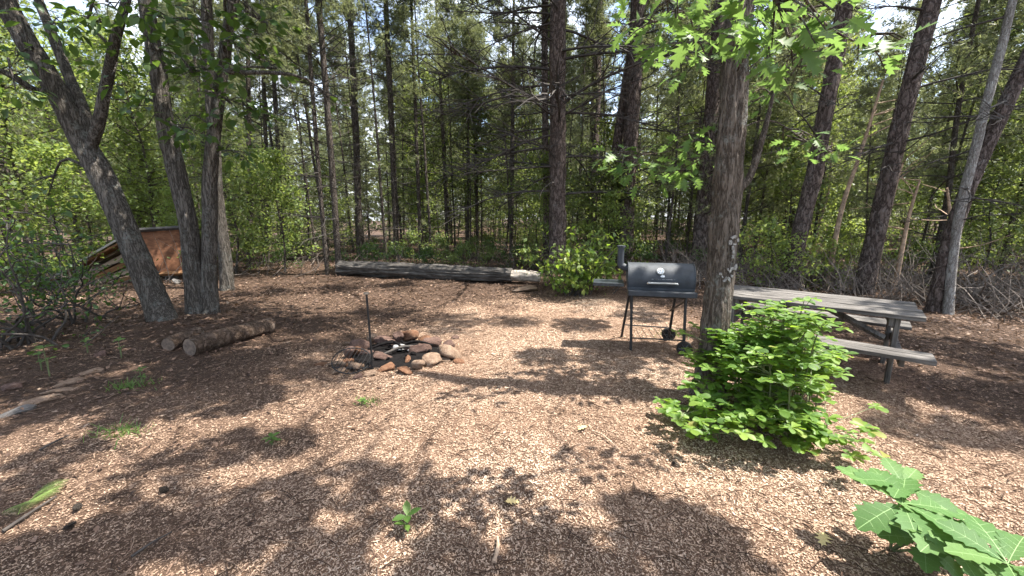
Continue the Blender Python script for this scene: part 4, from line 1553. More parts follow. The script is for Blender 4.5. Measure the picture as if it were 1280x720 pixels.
# weeds on the left bank
LW = ['pale round leaved weed on a tall stalk under the left thicket', 'small light weed left of the tall stalked weed', 'white green weed near the flat stones at left', 'little weed right of the whitish weed near the stones', 'weed with upright pale leaves by the stone edging',
      'tiny green weed on the mulch left of the fire pit stake', 'tiny green weed left of the lone seedling']
for (px, py), h_, s_, lab in zip([(62, 470), (52, 462), (110, 442), (152, 448), (178, 482), (340, 556), (452, 505)], (.32, .20, .15, .22, .16, .06, .05), (.10, .06, .07, .07, .06, .07, .05), LW):
    p = on_ground(px, py)
    seedling('weed', [((p.x, p.y, h_), s_, 5, .15), ((p.x + .02, p.y, h_ * .6), s_ * .8, 3, .1)], lab, LEAF_SMALL, s_, 5)


# fern fronds
def fern(px, py, L, n_, label, az0=0):
    p = on_ground(px, py)
    p.z = g1(p.x, p.y)
    root = thing('fern', p, label, 'fern')
    for q in range(n_):
        a_ = az0 + rnd.gauss(0, .2) + (q - 1) * .75
        e, _ = wob(p, (math.cos(a_), math.sin(a_), .55), L * rnd.uniform(.7, 1.1), 8, .03, sag=.22)
        mb = MB()
        tube(mb, e, [.003, .001], 4, 9, cap=False)
        S_ = spline(e, 26)
        d = np.gradient(S_, axis=0)
        d /= np.linalg.norm(d, axis=1)[:, None]
        for s_ in (-1, 1):
            side = np.cross(d, [0, 0, 1.0]) * s_
            yd = side + d * .4 - np.array([0, 0, .15])
            ln = .36 * L * np.sin(np.linspace(.35, math.pi * .97, 26))
            scatter(mb, *BLADE, S_[3:], rot_along(yd[3:], np.tile([0, 0, 1.0], (23, 1))), np.stack([ln[3:] * .16, ln[3:], ln[3:]], 1), np.clip(rng.normal(.6, .2, 23), 0, 1))
        mb.build('frond', M['fern'], root, p)


rnd.seed(12)
fern(36, 632, .24, 3, 'bright yellow green fern frond lying on the mulch at far left', .3)


def tuft_grass(px, py, r_, n_, label):
    p = on_ground(px, py)
    p.z = g1(p.x, p.y)
    mb = MB()
    P = np.stack([p.x + rng.normal(0, r_, n_), p.y + rng.normal(0, r_ * .6, n_), np.full(n_, p.z)], 1)
    yd = rng.normal(0, .5, (n_, 3)) * np.array([1, 1, 0]) + np.array([0, 0, .7])
    scatter(mb, *BLADE, P, rot_along(yd, rng.normal(0, 1, (n_, 3))), np.stack([rng.uniform(.015, .03, n_), rng.uniform(.04, .11, n_), np.full(n_, .05)], 1), rng.random(n_))
    o = mb.build('grass_tuft', M['grass'], None, p)
    o.location = p
    tag(o, label, 'grass tuft')


tuft_grass(163, 484, .10, 130, 'green grass tuft beside the upright weed near the stone edging')
tuft_grass(152, 544, .10, 110, 'thin grass tuft on the mulch below the stone edging')
tuft_grass(460, 503, .06, 50, 'small grass tuft on the mulch below the fire pit')
tuft_grass(862, 520, .10, 80, 'grass tuft under the left sprouts of the oak bush')
tuft_grass(845, 420, .14, 90, 'grass tuft between the grill wheel and the oak')

# -------------------------------------------------- laurel thicket at left
rnd.seed(41)
for (px, py, n_, hh, lab) in ((40, 432, 13, 1.5, 'dark twisting laurel thicket at the left edge'), (92, 405, 9, 1.55, 'gnarled laurel beside the shelter with thin leaves'), (-30, 440, 8, 1.6, 'dark laurel partly cut off by the left edge')):
    p = on_ground(px, py)
    p.z = g1(p.x, p.y)
    root = thing('laurel', p, lab, 'shrub')
    mb = MB()
    cl = []
    for q in range(n_):
        a_ = rnd.uniform(0, 6.28)
        e, _ = wob(p + Vector((rnd.gauss(0, .2), rnd.gauss(0, .15), -.02)), (math.cos(a_) * .6, math.sin(a_) * .5, 1), hh * rnd.uniform(.7, 1.3), 8, .26)
        tube(mb, e, [.017, .013, .009, .004], 6, 18)
        for z_ in range(6):
            f_, _ = wob(e[rnd.randint(3, 8)], (rnd.gauss(0, .8), rnd.gauss(0, .6), rnd.uniform(0, .8)), rnd.uniform(.3, .7), 4, .25)
            tube(mb, f_, [.009, .006, .003], 4, 6, cap=False)
            cl += f_[1:]
        cl += e[6:]
    mb.build('stem', M['twig_dark'], root, p, smooth=True)
    T = np.array([tuple(c_) for c_ in cl])
    n = 62 * n_
    P = T[rng.integers(0, len(T), n)] + rng.normal(0, .06, (n, 3))
    mb = MB()
    scatter(mb, *OBOV, P, rot_along(rng.normal(0, .7, (n, 3)) + np.array([0, 0, .3]), rng.normal(0, .5, (n, 3)) + np.array([0, 0, 1])), rng.uniform(.045, .085, n), np.clip(rng.normal(.5, .25, n), 0, 1))
    o = mb.build('foliage', M['leaf_dark'], root, p)

# -------------------------------------------------- logs
L0, L1 = Vector((-5.0, 11.05, .19)), Vector((0.0, 9.85, .20))
L0.z += g1(L0.x, L0.y)
L1.z += g1(L1.x, L1.y)
root = thing('fallen_log', L0 - Vector((0, 0, .19)), 'long rotten grey log lying across the back of the clearing', 'log')


def rotlog(ang, L, pos, rr):
    q = np.stack([np.cos(ang).ravel() * 5.5, np.sin(ang).ravel() * 5.5, L.ravel() * .9], 1)
    a_ = 1 - np.abs(2 * fbm(q, 3) - 1) * 3
    q2 = np.stack([np.cos(ang).ravel() * 1.2, np.sin(ang).ravel() * 1.2, L.ravel() * .6 + 7], 1)
    return (-.30 * np.clip(a_, 0, 1) + (fbm(q2, 2) - .5) * .4).reshape(ang.shape)


mb = MB()
tube(mb, [L0, L0.lerp(L1, .33) + Vector((0, .03, .02)), L0.lerp(L1, .66) + Vector((0, -.02, 0)), L1], [.21, .235, .22, .19], 60, 240, rotlog)
mb.build('trunk', M['log_rot'], root, root.location, smooth=True)
mb = MB()
tube(mb, [L1 + Vector((-.15, .02, -.02)), L1 + Vector((.3, -.06, -.02)), L1 + Vector((.72, -.16, -.04))], [.15, .165, .13], 30, 40, furrow(.2, 7, 3, 9))
mb.build('broken_end', M['pale_wood'], root, root.location, smooth=True)

RK = [rock_mesh('rock', M['stone_tan'], s_) for s_ in range(6)]


def rock_obj(name, seed_, mat, parent=None, loc=(0, 0, 0), scale=(1, 1, 1), rz=0.0, tilt=(0, 0)):
    me = RK[seed_ % 6].copy()
    me.materials.clear()
    me.materials.append(M[mat])
    o = link(name, me, parent, loc)
    o.rotation_euler = (tilt[0], tilt[1], rz)
    o.scale = scale
    return o


p = on_ground(660, 362)
o = rock_obj('slab_rock', 2, 'stone_tan', None, (p.x, p.y, g1(p.x, p.y) + .05), (.42, .25, .09), .2)
tag(o, 'flat tan rock slab lying below the pale end of the long log', 'rock')


def cutlog(name, a_, b_, r_, label):
    a_, b_ = Vector(a_), Vector(b_)
    for p_ in (a_, b_):
        p_.z = g1(p_.x, p_.y) + r_ * .92
    root = thing(name, a_ - Vector((0, 0, r_)), label, 'log', 'cut logs')
    mb = MB()
    tube(mb, [a_, a_.lerp(b_, .5) + Vector((0, 0, .01)), b_], [r_ * 1.03, r_, r_ * .95], 30, 60, furrow(.05, 8, 5, a_.x), cap=False)
    mb.build('bark', M['log_bark'], root, root.location, smooth=True)
    for e, s_ in ((a_, -1), (b_, 1)):
        mb = MB()
        d = (b_ - a_).normalized() * s_
        tube(mb, [e - d * .05, e - d * .006], [r_ * .93, r_ * .93], 24, 2, cap=True)
        mb.build('cut_end', M['cut_wood'], root, root.location)


cutlog('cut_log', on_ground(238, 446), on_ground(338, 414), .115, 'longer cut log with pale sawn end nearer the fire pit')
cutlog('cut_log', on_ground(211, 441), on_ground(250, 426), .09, 'shorter cut log tucked behind the longer one by the trunks')

# stone edging on the left bank
for (px, py, sx, sy, sz, rz, mat, lab) in ((20, 516, .30, .11, .05, .5, 'stone_grey', 'grey flat edging stone at the far left edge'), (46, 503, .26, .10, .06, .55, 'stone_tan', 'long tan edging stone second from the left edge'),
                                          (72, 489, .24, .09, .05, .6, 'stone_tan', 'narrow tan edging stone in the middle of the stone line'), (92, 478, .2, .08, .06, .6, 'stone_tan', 'tan edging stone next to last in the line'),
                                          (116, 466, .22, .09, .05, .5, 'stone_tan', 'pale long edging stone at the inner end of the line'), (128, 445, .12, .09, .07, .2, 'stone_mauve', 'rounded brown rock beyond the stone line by the weeds'),
                                          (10, 484, .14, .1, .07, .2, 'stone_mauve', 'brown rock under the laurel at the left edge')):
    p = on_ground(px, py)
    o = rock_obj('edging_stone', int(px), mat, None, (p.x, p.y, g1(p.x, p.y) + sz * .1), (sx * .8, sy * .7, sz), rz, (.1, rnd.gauss(0, .1)))
    tag(o, lab, 'stone')

# -------------------------------------------------- fire pit
fc = on_ground(497, 441)
fp = thing('fire_pit', (fc.x, fc.y, g1(fc.x, fc.y)), 'low ring of tan and mauve stones round black ash in the clearing', 'fire pit')
FO = fp.location
mb = MB()
n = 26
ang = np.linspace(0, 2 * math.pi, 40, endpoint=False)
rings = [(0.0, .015)]
V = [(0, 0, .02)]
for r_ in (.15, .3, .45, .55):
    for a_ in ang:
        x, y = r_ * math.cos(a_) * 1.1, r_ * math.sin(a_)
        V.append((x, y, .03 + .035 * float(fbm(np.array([[x * 9, y * 9, 2.0]]), 2)[0]) - .05 * (r_ / .55) ** 4 + g1(FO.x + x, FO.y + y) - FO.z))
F_ = [(0, 1 + i, 1 + (i + 1) % 40) for i in range(40)]
mb.add(V, F_)
Q = []
for k_ in range(3):
    for i in range(40):
        Q.append((1 + k_ * 40 + i, 1 + (k_ + 1) * 40 + i, 1 + (k_ + 1) * 40 + (i + 1) % 40, 1 + k_ * 40 + (i + 1) % 40))
mb.f.append(np.array(Q))
mb.m.append(np.zeros(len(Q), dtype=np.int32))
mb.build('ash_bed', M['char'], fp, smooth=True)
stones = [(476, 434, .19, .14, .12, 'stone_mauve', .2), (508, 427, .20, .12, .10, 'stone_rust', -.1), (540, 436, .20, .14, .09, 'stone_mauve', .1), (562, 450, .17, .17, .095, 'stone_tan', .5), (536, 459, .16, .11, .08, 'stone_tan', .2),
          (519, 462, .13, .09, .055, 'stone_tan', .5), (503, 467, .13, .09, .055, 'stone_rust', -.15), (518, 444, .22, .08, .08, 'stone_mauve', .25), (484, 464, .13, .09, .05, 'stone_rust', .1), (449, 437, .15, .12, .09, 'stone_mauve', .4),
          (452, 446, .16, .09, .07, 'stone_mauve', -.2), (434, 449, .11, .10, .08, 'stone_mauve', .2), (417, 461, .14, .12, .045, 'stone_tan', .2), (440, 463, .13, .09, .05, 'stone_tan', -.3), (424, 468, .10, .08, .035, 'stone_tan', .2),
          (480, 452, .15, .07, .06, 'stone_mauve', .35), (556, 441, .14, .10, .09, 'stone_mauve', -.4), (495, 430, .12, .1, .09, 'stone_mauve', .8), (444, 446, .10, .08, .10, 'stone_rust', .5), (470, 447, .09, .07, .05, 'stone_mauve', .9), (510, 452, .1, .06, .05, 'stone_rust', 1.3), (461, 470, .10, .07, .03, 'stone_tan', 0), (528, 428, .13, .09, .06, 'stone_rust', .1), (462, 428, .12, .1, .07, 'stone_tan', .7), (430, 458, .1, .08, .05, 'stone_rust', 1.1)]
for i, (px, py, sx, sy, sz, mat, rz) in enumerate(stones):
    p = on_ground(px, py)
    p.y += sy * .6
    rock_obj('stone', i, mat, fp, (p.x - FO.x, p.y - FO.y, g1(p.x, p.y) + sz * .62 - FO.z), (sx, sy, sz * 1.35), rz, (rnd.gauss(0, .22), rnd.gauss(0, .22)))
for i in range(16):
    a_ = rnd.uniform(0, 6.28)
    r_ = rnd.uniform(.62, .95)
    sz_ = rnd.uniform(.04, .09)
    x_, y_ = r_ * math.cos(a_) * 1.05, r_ * math.sin(a_) * .85
    rock_obj('stone', i + 2, ('stone_tan', 'stone_rust', 'stone_mauve')[i % 3], fp, (x_, y_, g1(FO.x + x_, FO.y + y_) - FO.z + .012), (sz_ * 1.4, sz_, sz_ * .5), a_)
p = on_ground(499, 443)
rock_obj('ash_lump', 1, 'ash', fp, (p.x - FO.x + .12, p.y - FO.y + .02, .06), (.09, .07, .03), 1.3)
rock_obj('ash_lump', 3, 'ash', fp, (p.x - FO.x, p.y - FO.y + .1, .07), (.11, .08, .05), .3)
for i in range(26):
    a_, r_ = rnd.uniform(0, 6.28), rnd.uniform(.05, .42)
    rock_obj('coal', i, 'char', fp, (r_ * math.cos(a_), r_ * math.sin(a_) * .8, .055), (rnd.uniform(.025, .06), rnd.uniform(.02, .04), rnd.uniform(.02, .035)), a_)

for i, (x0, y0, x1, y1) in enumerate(((-.35, -.05, .05, .12), (-.1, -.2, .3, -.02), (-.25, .2, .1, -.05), (.0, .1, .42, .08))):
    mb = MB()
    tube(mb, [(x0, y0, .07), ((x0 + x1) / 2, (y0 + y1) / 2 + .02, .12), (x1, y1, .085)], [.016, .024, .014], 9, 16, furrow(.3, 6, 14, i))
    mb.build('charred_stick', M['char' if i != 1 else 'twig_dark'], fp, smooth=True)
# grill stake with swing out round grate
sp_ = on_ground(466, 462)
SO = Vector((sp_.x, sp_.y, g1(sp_.x, sp_.y)))
st = thing('campfire_stake', SO, 'black iron stake with a pale cap and round grate at the fire pit', 'grill stake')
mb = MB()
topv = at(458, 367, SO.y + .03) - SO
tube(mb, [(0, 0, -.1), (0, 0, .1), tuple(topv)], [.013, .012, .011], 10, 6)
mb.build('rod', M['iron'], st, smooth=True)
mb = MB()
cyl(mb, tuple(topv - Vector((0, 0, .005))), tuple(topv + Vector((0, 0, .012))), .028, 14)
mb.build('cap', M['steel'], st)
mb = MB()
cyl(mb, (0, 0, .05), (0, 0, .12), .02, 12)
mb.build('collar', M['iron'], st)
gc = Vector((-.24, .03, .10))
gt = Matrix.Rotation(R(10), 3, 'Y') @ Matrix.Rotation(R(22), 3, 'X')
grate = None
mb = MB()
ring = [gc + gt @ Vector((.20 * math.cos(a_), .20 * math.sin(a_), 0)) for a_ in np.linspace(0, 2 * math.pi, 33)]
tube(mb, ring, [.007, .007], 6, 64, cap=False)
for xk in np.linspace(-.17, .17, 9):
    h_ = math.sqrt(.2 ** 2 - xk * xk)
    tube(mb, [gc + gt @ Vector((xk, -h_, 0)), gc + gt @ Vector((xk, h_, 0))], [.0035, .0035], 5, 2)
mb.build('grate', M['iron'], st)
mb = MB()
tube(mb, [(0, 0, .085), (-.05, .0, .08), gc + gt @ Vector((.20, 0, 0))], [.008, .008, .007], 6, 6)
tube(mb, [(0, 0, .03), (-.2, -.05, .04), (-.42, -.06, .05)], [.008, .008, .007], 6, 8)
mb.build('arm', M['iron'], st)

# -------------------------------------------------- charcoal grill
gp = Vector((1.86, 4.83, 0))
gp.z = g1(gp.x, gp.y) - .01
gr = thing('barrel_grill', gp, 'black barrel charcoal grill with smokestack standing left of the marked oak', 'grill', rz=R(-13))
HB, RB, LB = .885, .215, .385   # axis height, radius, half length


def arc_shell(mb, a0_, a1_, r_, x0, x1, thick=.006, n=22, y0=0, z0=HB, ends=True):
    A = np.linspace(a0_, a1_, n)
    for rr, flip in ((r_, False), (r_ - thick, True)):
        V = [(x_, y0 + rr * math.cos(a_), z0 + rr * math.sin(a_)) for x_ in (x0, x1) for a_ in A]
        Fq = [(i, i + 1, n + i + 1, n + i) for i in range(n - 1)]
        if flip:
            Fq = [f[::-1] for f in Fq]
        mb.add(V, Fq)
    if ends:
        for x_ in (x0, x1):
            V = [(x_, y0 + r_ * math.cos(a_), z0 + r_ * math.sin(a_)) for a_ in A] + [(x_, y0 + .5 * r_ * (math.cos(a0_) + math.cos(a1_)), z0 + .5 * r_ * (math.sin(a0_) + math.sin(a1_)))]
            mb.add(V, [(i, i + 1, n) for i in range(n - 1)])
        for a_ in (a0_, a1_):
            V = [(x_, y0 + q_ * math.cos(a_), z0 + q_ * math.sin(a_)) for x_ in (x0, x1) for q_ in (r_, r_ - thick)]
            mb.add(V, [(0, 1, 3, 2)])


mb = MB()
arc_shell(mb, R(-5), R(207), RB, -LB, LB, n=30)
lid = mb.build('lid', M['grill'], gr, smooth=False)
for pl in lid.data.polygons:
    pl.use_smooth = pl.loop_total == 4
for x_ in (-LB, LB):
    mb = MB()
    A = np.linspace(R(-5), R(207), 40)
    tube(mb, [(x_, (RB + .002) * math.cos(a_), HB + (RB + .002) * math.sin(a_)) for a_ in A], [.006, .006], 6, 40)
    mb.build('lid_rim', M['grill'], gr, smooth=True)
mb = MB()
arc_shell(mb, R(210), R(352), RB - .006, -LB + .012, LB - .012, n=22)
mb.build('firebox', M['grill'], gr)
# front shelf, a shallow folded tray
mb = MB()
box(mb, (0, -.285, .785), (.77, .17, .012), Matrix.Rotation(R(-6), 3, 'X'), .003)
box(mb, (0, -.366, .765), (.77, .012, .055), None, .003)
box(mb, (0, -.21, .80), (.77, .012, .03), None, .003)
mb.build('front_shelf', M['grill'], gr)
# side shelf
mb = MB()
box(mb, (-.615, -.03, .845), (.37, .34, .010), None, .003)
box(mb, (-.615, -.202, .835), (.37, .008, .040), None, .002)
box(mb, (-.802, -.03, .835), (.008, .34, .040), None, .002)
mb.build('side_shelf', M['shelf_metal'], gr)
mb = MB()
box(mb, (-.50, -.14, .775), (.012, .02, .17), Matrix.Rotation(R(38), 3, 'Y'), .002)
box(mb, (-.50, .08, .775), (.012, .02, .17), Matrix.Rotation(R(38), 3, 'Y'), .002)
mb.build('shelf_bracket', M['grill_leg'], gr)
# smokestack
mb = MB()
tube(mb, [(-.36, .02, HB + .13), (-.44, .02, HB + .155), (-.475, .02, HB + .20), (-.475, .02, HB + .40)], [.045, .045, .042, .040], 18, 22)
mb.build('smokestack', M['grill'], gr, smooth=True)
mb = MB()
cyl(mb, (-.475, .02, HB + .40), (-.475, .02, HB + .425), .052, 18)
mb.build('stack_cap', M['grill'], gr)
# thermometer on the lid front
an = R(143)
n_ = Vector((0, math.cos(an), math.sin(an)))
c_ = Vector((-.01, 0, HB)) + n_ * RB
dial = None
mb = MB()
cyl(mb, c_ - n_ * .004, c_ + n_ * .012, .046, 26)
th = mb.build('thermometer', M['steel'], gr)
mb = MB()
cyl(mb, c_ + n_ * .012, c_ + n_ * .0145, .039, 26)
mb.build('dial', M['dial'], th)
mb = MB()
up = Vector((0, -n_.z, n_.y)) * -1
up = Vector((0, n_.z * -1, n_.y)) if n_.y > 0 else Vector((0, n_.z, -n_.y))
for a_ in range(0, 360, 40):
    dd = Vector((1, 0, 0)) * math.cos(R(a_)) + up * math.sin(R(a_))
    tube(mb, [c_ + n_ * .0155 + dd * .024, c_ + n_ * .0155 + dd * .034], [.003, .003], 4, 2)
tube(mb, [c_ + n_ * .0160, c_ + n_ * .016 + (up * .7 + Vector((-.7, 0, 0))) * .022], [.0035, .002], 4, 2)
mb.build('needle', M['black'], th)
# badge: flame and lettering
an2 = R(164)
n2_ = Vector((0, math.cos(an2), math.sin(an2)))
cb = Vector((.015, 0, HB)) + n2_ * (RB + .0015)
upb = Vector((0, n2_.z, -n2_.y))
mb = MB()
fl = [(-.020, 0), (-.026, .012), (-.014, .026), (-.012, .018), (-.002, .040), (.006, .022), (.014, .032), (.024, .012), (.018, 0)]
V = [tuple(cb + Vector((x_, 0, 0)) + upb * (y_ + .004) + n2_ * .001) for x_, y_ in fl] + [tuple(cb + upb * .010 + n2_ * .001)]
mb.add(V, [(i, (i + 1) % 9, 9) for i in range(9)])
badge = mb.build('flame_badge', M['print_grey'], gr)
tx = bpy.data.curves.new('lettering', 'FONT')
tx.body = 'CHAR-GRILLER'
tx.size = .040
tx.align_x = 'CENTER'
tx.extrude = .0008
tx.materials.append(M['print_grey'])
to = bpy.data.objects.new('lettering', tx)
COL.objects.link(to)
to.parent = gr
X_ = Vector((1, 0, 0))
to.matrix_local = Matrix((( X_.x, upb.x, n2_.x, 0), (X_.y, upb.y, n2_.y, 0), (X_.z, upb.z, n2_.z, 0), (0, 0, 0, 1)))
to.matrix_local.translation = cb - upb * .022
to.location = cb - upb * .022
bpy.context.view_layer.update()
me_ = bpy.data.meshes.new_from_object(to.evaluated_get(bpy.context.evaluated_depsgraph_get()))
tm = link('lettering', me_, gr)
tm.matrix_local = to.matrix_local.copy()
bpy.data.objects.remove(to)
# lid handle
an3 = R(178)
n3_ = Vector((0, math.cos(an3), math.sin(an3)))
hz = HB - .005
mb = MB()
tube(mb, [(-.15, -RB - .045, hz), (-.13, -RB - .05, hz), (.15, -RB - .05, hz), (.17, -RB - .045, hz)], [.017, .014, .014, .017], 12, 12)
hd = mb.build('handle', M['steel'], gr, smooth=True)
mb = MB()
for x_ in (-.14, .16):
    cyl(mb, (x_, -RB + .006, hz), (x_, -RB - .052, hz), .013, 10)
mb.build('handle_mount', M['steel'], hd)
# legs: near pair and far pair, splayed
legs = [((-.33, -.17, .72), (-.31, -.25, 0)), ((-.33, .14, .72), (-.40, .30, 0)), ((.30, -.17, .72), (.31, -.235, .09)), ((.24, .14, .72), (.22, .27, .09))]
for a_, b_ in legs:
    mb = MB()
    tube(mb, [a_, Vector(a_).lerp(Vector(b_), .15), b_], [.017, .017, .017], 10, 8)
    mb.build('leg', M['grill_leg'], gr, smooth=True)
mb = MB()
tube(mb, [(-.32, -.17, .70), (0, -.18, .70), (.32, -.17, .70)], [.014, .014], 8, 4)
tube(mb, [(-.32, .14, .70), (.30, .14, .70)], [.014, .014], 8, 2)
tube(mb, [(-.33, .12, .66), (-.32, -.22, .42)], [.012, .012], 8, 2)
tube(mb, [(.30, -.17, .66), (.20, .2, .45)], [.012, .012], 8, 2)
mb.build('leg_brace', M['grill_leg'], gr)
mb = MB()
tube(mb, [(-.31, -.232, .17), (.31, -.205, .17)], [.009, .009], 8, 2)
tube(mb, [(-.38, .265, .20), (.18, .25, .20)], [.009, .009], 8, 2)
for x_ in np.linspace(-.28, .22, 7):
    tube(mb, [(x_, -.225, .172), (x_ - .04, .255, .19)], [.0035, .0035], 5, 2)
mb.build('bottom_rack', M['grill_leg'], gr)
for (x_, y_) in ((.31, -.275), (.22, .315)):
    mb = MB()
    cyl(mb, (x_, y_ - .022, .09), (x_, y_ + .022, .09), .09, 26)
    wh = mb.build('wheel', M['rubber'], gr)
    mb = MB()
    tube(mb, [(x_ + .078 * math.cos(a_), y_ - .022, .09 + .078 * math.sin(a_)) for a_ in np.linspace(0, 6.283, 25)], [.008, .008], 6, 40, cap=False)
    mb.build('tyre', M['rubber'], wh)
    mb = MB()
    for sgn in (-1, 1):
        cyl(mb, (x_, y_ + sgn * .021, .09), (x_, y_ + sgn * .026, .09), .020, 16)
        for a_ in range(0, 360, 60):
            tube(mb, [(x_ + .02 * math.cos(R(a_)), y_ + sgn * .024, .09 + .02 * math.sin(R(a_))), (x_ + .068 * math.cos(R(a_)), y_ + sgn * .024, .09 + .068 * math.sin(R(a_)))], [.006, .006], 4, 2)
    mb.build('hub', M['shelf_metal'], wh)

# -------------------------------------------------- picnic table
tp = Vector((3.50, 4.46, 0))
tp.z = g1(tp.x, tp.y)
TL = 1.83
pt = thing('picnic_table', tp, 'weathered grey plank picnic table with attached benches right of the oak', 'picnic table', rz=R(-41))


def board(name, size, mat, seed_):
    mb = MB()
    nx = 14
    L, W, H = size
    r_ = np.random.default_rng(seed_)
    X = np.linspace(-L / 2, L / 2, nx)
    e0 = -W / 2 + r_.normal(0, .0025, nx)
    e1 = W / 2 + r_.normal(0, .0025, nx)
    zt = H / 2 + r_.normal(0, .0018, nx)
    c = .005
    prof = lambda i: [(X[i], e0[i], -H / 2), (X[i], e0[i], zt[i] - c), (X[i], e0[i] + c, zt[i]), (X[i], e1[i] - c, zt[i]), (X[i], e1[i], zt[i] - c), (X[i], e1[i], -H / 2)]
    V = [p_ for i in range(nx) for p_ in prof(i)]
    Fq = [(i * 6 + k_, i * 6 + (k_ + 1) % 6, (i + 1) * 6 + (k_ + 1) % 6, (i + 1) * 6 + k_) for i in range(nx - 1) for k_ in range(6)]
    mb.add(V, Fq)
    mb.add([V[k_] for k_ in range(6)], [(5, 4, 3), (5, 3, 2), (5, 2, 1), (5, 1, 0)])
    mb.add([V[(nx - 1) * 6 + k_] for k_ in range(6)], [(3, 4, 5), (2, 3, 5), (1, 2, 5), (0, 1, 5)])
    return mb.mesh(name, M[mat])


PL = [board('tabletop_plank', (TL, .144, .040), 'grey_wood', s_) for s_ in range(3)]
for i in range(6):
    o = link('tabletop_plank', PL[i % 3], pt, (rnd.gauss(0, .008), -.383 + i * .1532, .73 + rnd.gauss(0, .002)))
    o.rotation_euler = (rnd.gauss(0, .008), 0, rnd.gauss(0, .002))
BP = [board('bench_plank', (TL + .06, .14, .040), 'grey_wood', 10 + s_) for s_ in range(2)]
for s_ in (-1, 1):
    for j in range(2):
        o = link('bench_plank', BP[j], pt, (.04 * (s_ < 0), s_ * (.63 + j * .146), .43 + rnd.gauss(0, .002)))
        o.rotation_euler = (rnd.gauss(0, .01), 0, 0)
for xe in (-.70, .74):
    for s_ in (-1, 1):
        mb = MB()
        box(mb, (xe, s_ * .37, .354), (.04, .09, .712), None, .004)
        mb.build('leg', M['grey_wood_z'], pt)
    mb = MB()
    box(mb, (xe + math.copysign(.043, xe), 0, .365), (.040, 1.50, .088), None, .004)
    mb.build('bench_beam', M['grey_wood_z'], pt)
    mb = MB()
    box(mb, (xe - math.copysign(.044, xe), 0, .665), (.042, .84, .085), None, .004)
    mb.build('top_beam', M['grey_wood_z'], pt)
    mb = MB()
    e = xe - math.copysign(.03, xe)
    tube(mb, [(e - math.copysign(.02, xe), 0, .40), (xe - math.copysign(.62, xe), 0, .69)], [.036, .036], 4, 2)
    mb.build('brace', M['grey_wood_z'], pt)

# -------------------------------------------------- plywood lean-to at left
SB = on_ground(190, 352)
SB.z = g1(SB.x, SB.y)
sh = thing('lean_to_shelter', SB, 'low lean-to of brown boards and plywood behind the left leaning trunk', 'shelter')
Ysh = SB.y


def loc(v):
    return Vector(v) - SB


roof_hi, roof_lo = at(172, 289, Ysh), at(58, 355, Ysh)
dslope = (roof_lo - roof_hi)
# boards of the sloping roof, one behind the other
for i in range(9):
    off = Vector((0, i * .34, 0))
    mb = MB()
    a_, b_ = roof_hi + off - Vector((0, 0, .09)), roof_lo + off - Vector((0, 0, .04))
    cdir = (b_ - a_)
    Lr = cdir.length
    q = cdir.to_track_quat('X', 'Z')
    bx_ = MB()
    box(bx_, (0, 0, 0), (Lr * (1 - .03 * rnd.random()), .24, .045), None, .004)
    o = bx_.build('roof_board', M['grey_plank' if i in (1, 4) else 'brown_plank'], sh)
    o.location = loc(a_.lerp(b_, .5)) + Vector((0, 0, rnd.gauss(0, .015)))
    o.rotation_mode = 'QUATERNION'
    o.rotation_quaternion = q
mb = MB()
cdir = roof_lo - roof_hi
q = cdir.to_track_quat('X', 'Z')
box(mb, (0, 0, 0), (cdir.length * 1.02, .03, .05), None, .004)
o = mb.build('metal_edge', M['tin'], sh)
o.location = loc(roof_hi.lerp(roof_lo, .5)) + Vector((0, -.16, 0))
o.rotation_mode = 'QUATERNION'
o.rotation_quaternion = q
mb = MB()
box(mb, (0, 0, 0), (cdir.length * 1.03, 3.0, .012), None)
o = mb.build('roof_sheet', M['tin'], sh)
o.location = loc(roof_hi.lerp(roof_lo, .5)) + Vector((0, 1.39, .052))
o.rotation_mode = 'QUATERNION'
o.rotation_quaternion = q
# side planks stacked under the slope
for i in range(5):
    f_ = i / 5
    a_ = at(172 + 8 * i * .4, 312 + 9 * i, Ysh + .12)
    b_ = at(96 + 6 * i, 350 + 3.5 * i, Ysh + .12)
    cd = b_ - a_
    mb = MB()
    box(mb, (0, 0, 0), (cd.length, .035, .13), None, .004)
    o = mb.build('side_plank', M['brown_plank' if i % 2 else 'grey_plank'], sh)
    o.location = loc(a_.lerp(b_, .5)) + Vector((0, .05 * i, 0))
    o.rotation_mode = 'QUATERNION'
    o.rotation_quaternion = cd.to_track_quat('X', 'Z')
# plywood panel facing the clearing
c1, c2, c3, c4 = at(170, 291, Ysh), at(236, 286, Ysh + .5), at(236, 341, Ysh + .3), at(186, 344, Ysh - .2)
nrm = (c2 - c1).cross(c4 - c1).normalized()
mb = MB()
th_ = nrm * .02
V = [c1 + th_, c2 + th_, c3 + th_, c4 + th_, c1 - th_, c2 - th_, c3 - th_, c4 - th_]
mb.add([tuple(p_ - SB) for p_ in V], [(0, 1, 2, 3), (7, 6, 5, 4), (0, 4, 5, 1), (1, 5, 6, 2), (2, 6, 7, 3), (3, 7, 4, 0)])
mb.build('plywood_panel', M['plywood'], sh)
mb = MB()
tube(mb, [c1 - SB + Vector((-.05, -.06, .06)), c2 - SB + Vector((.3, -.06, .06))], [.055, .055], 4, 2)
mb.build('top_beam', M['tar'], sh)
mb = MB()
tube(mb, [c1 - SB + Vector((0, -.07, -.05)), c4 - SB + Vector((0, -.05, 0))], [.045, .045], 4, 2)
mb.build('corner_post', M['brown_plank'], sh)
mb = MB()
tube(mb, [c4 - SB + Vector((-.3, -.05, .02)), c3 - SB + Vector((.2, -.05, .02))], [.06, .06], 4, 2)
mb.build('sill', M['brown_plank'], sh)
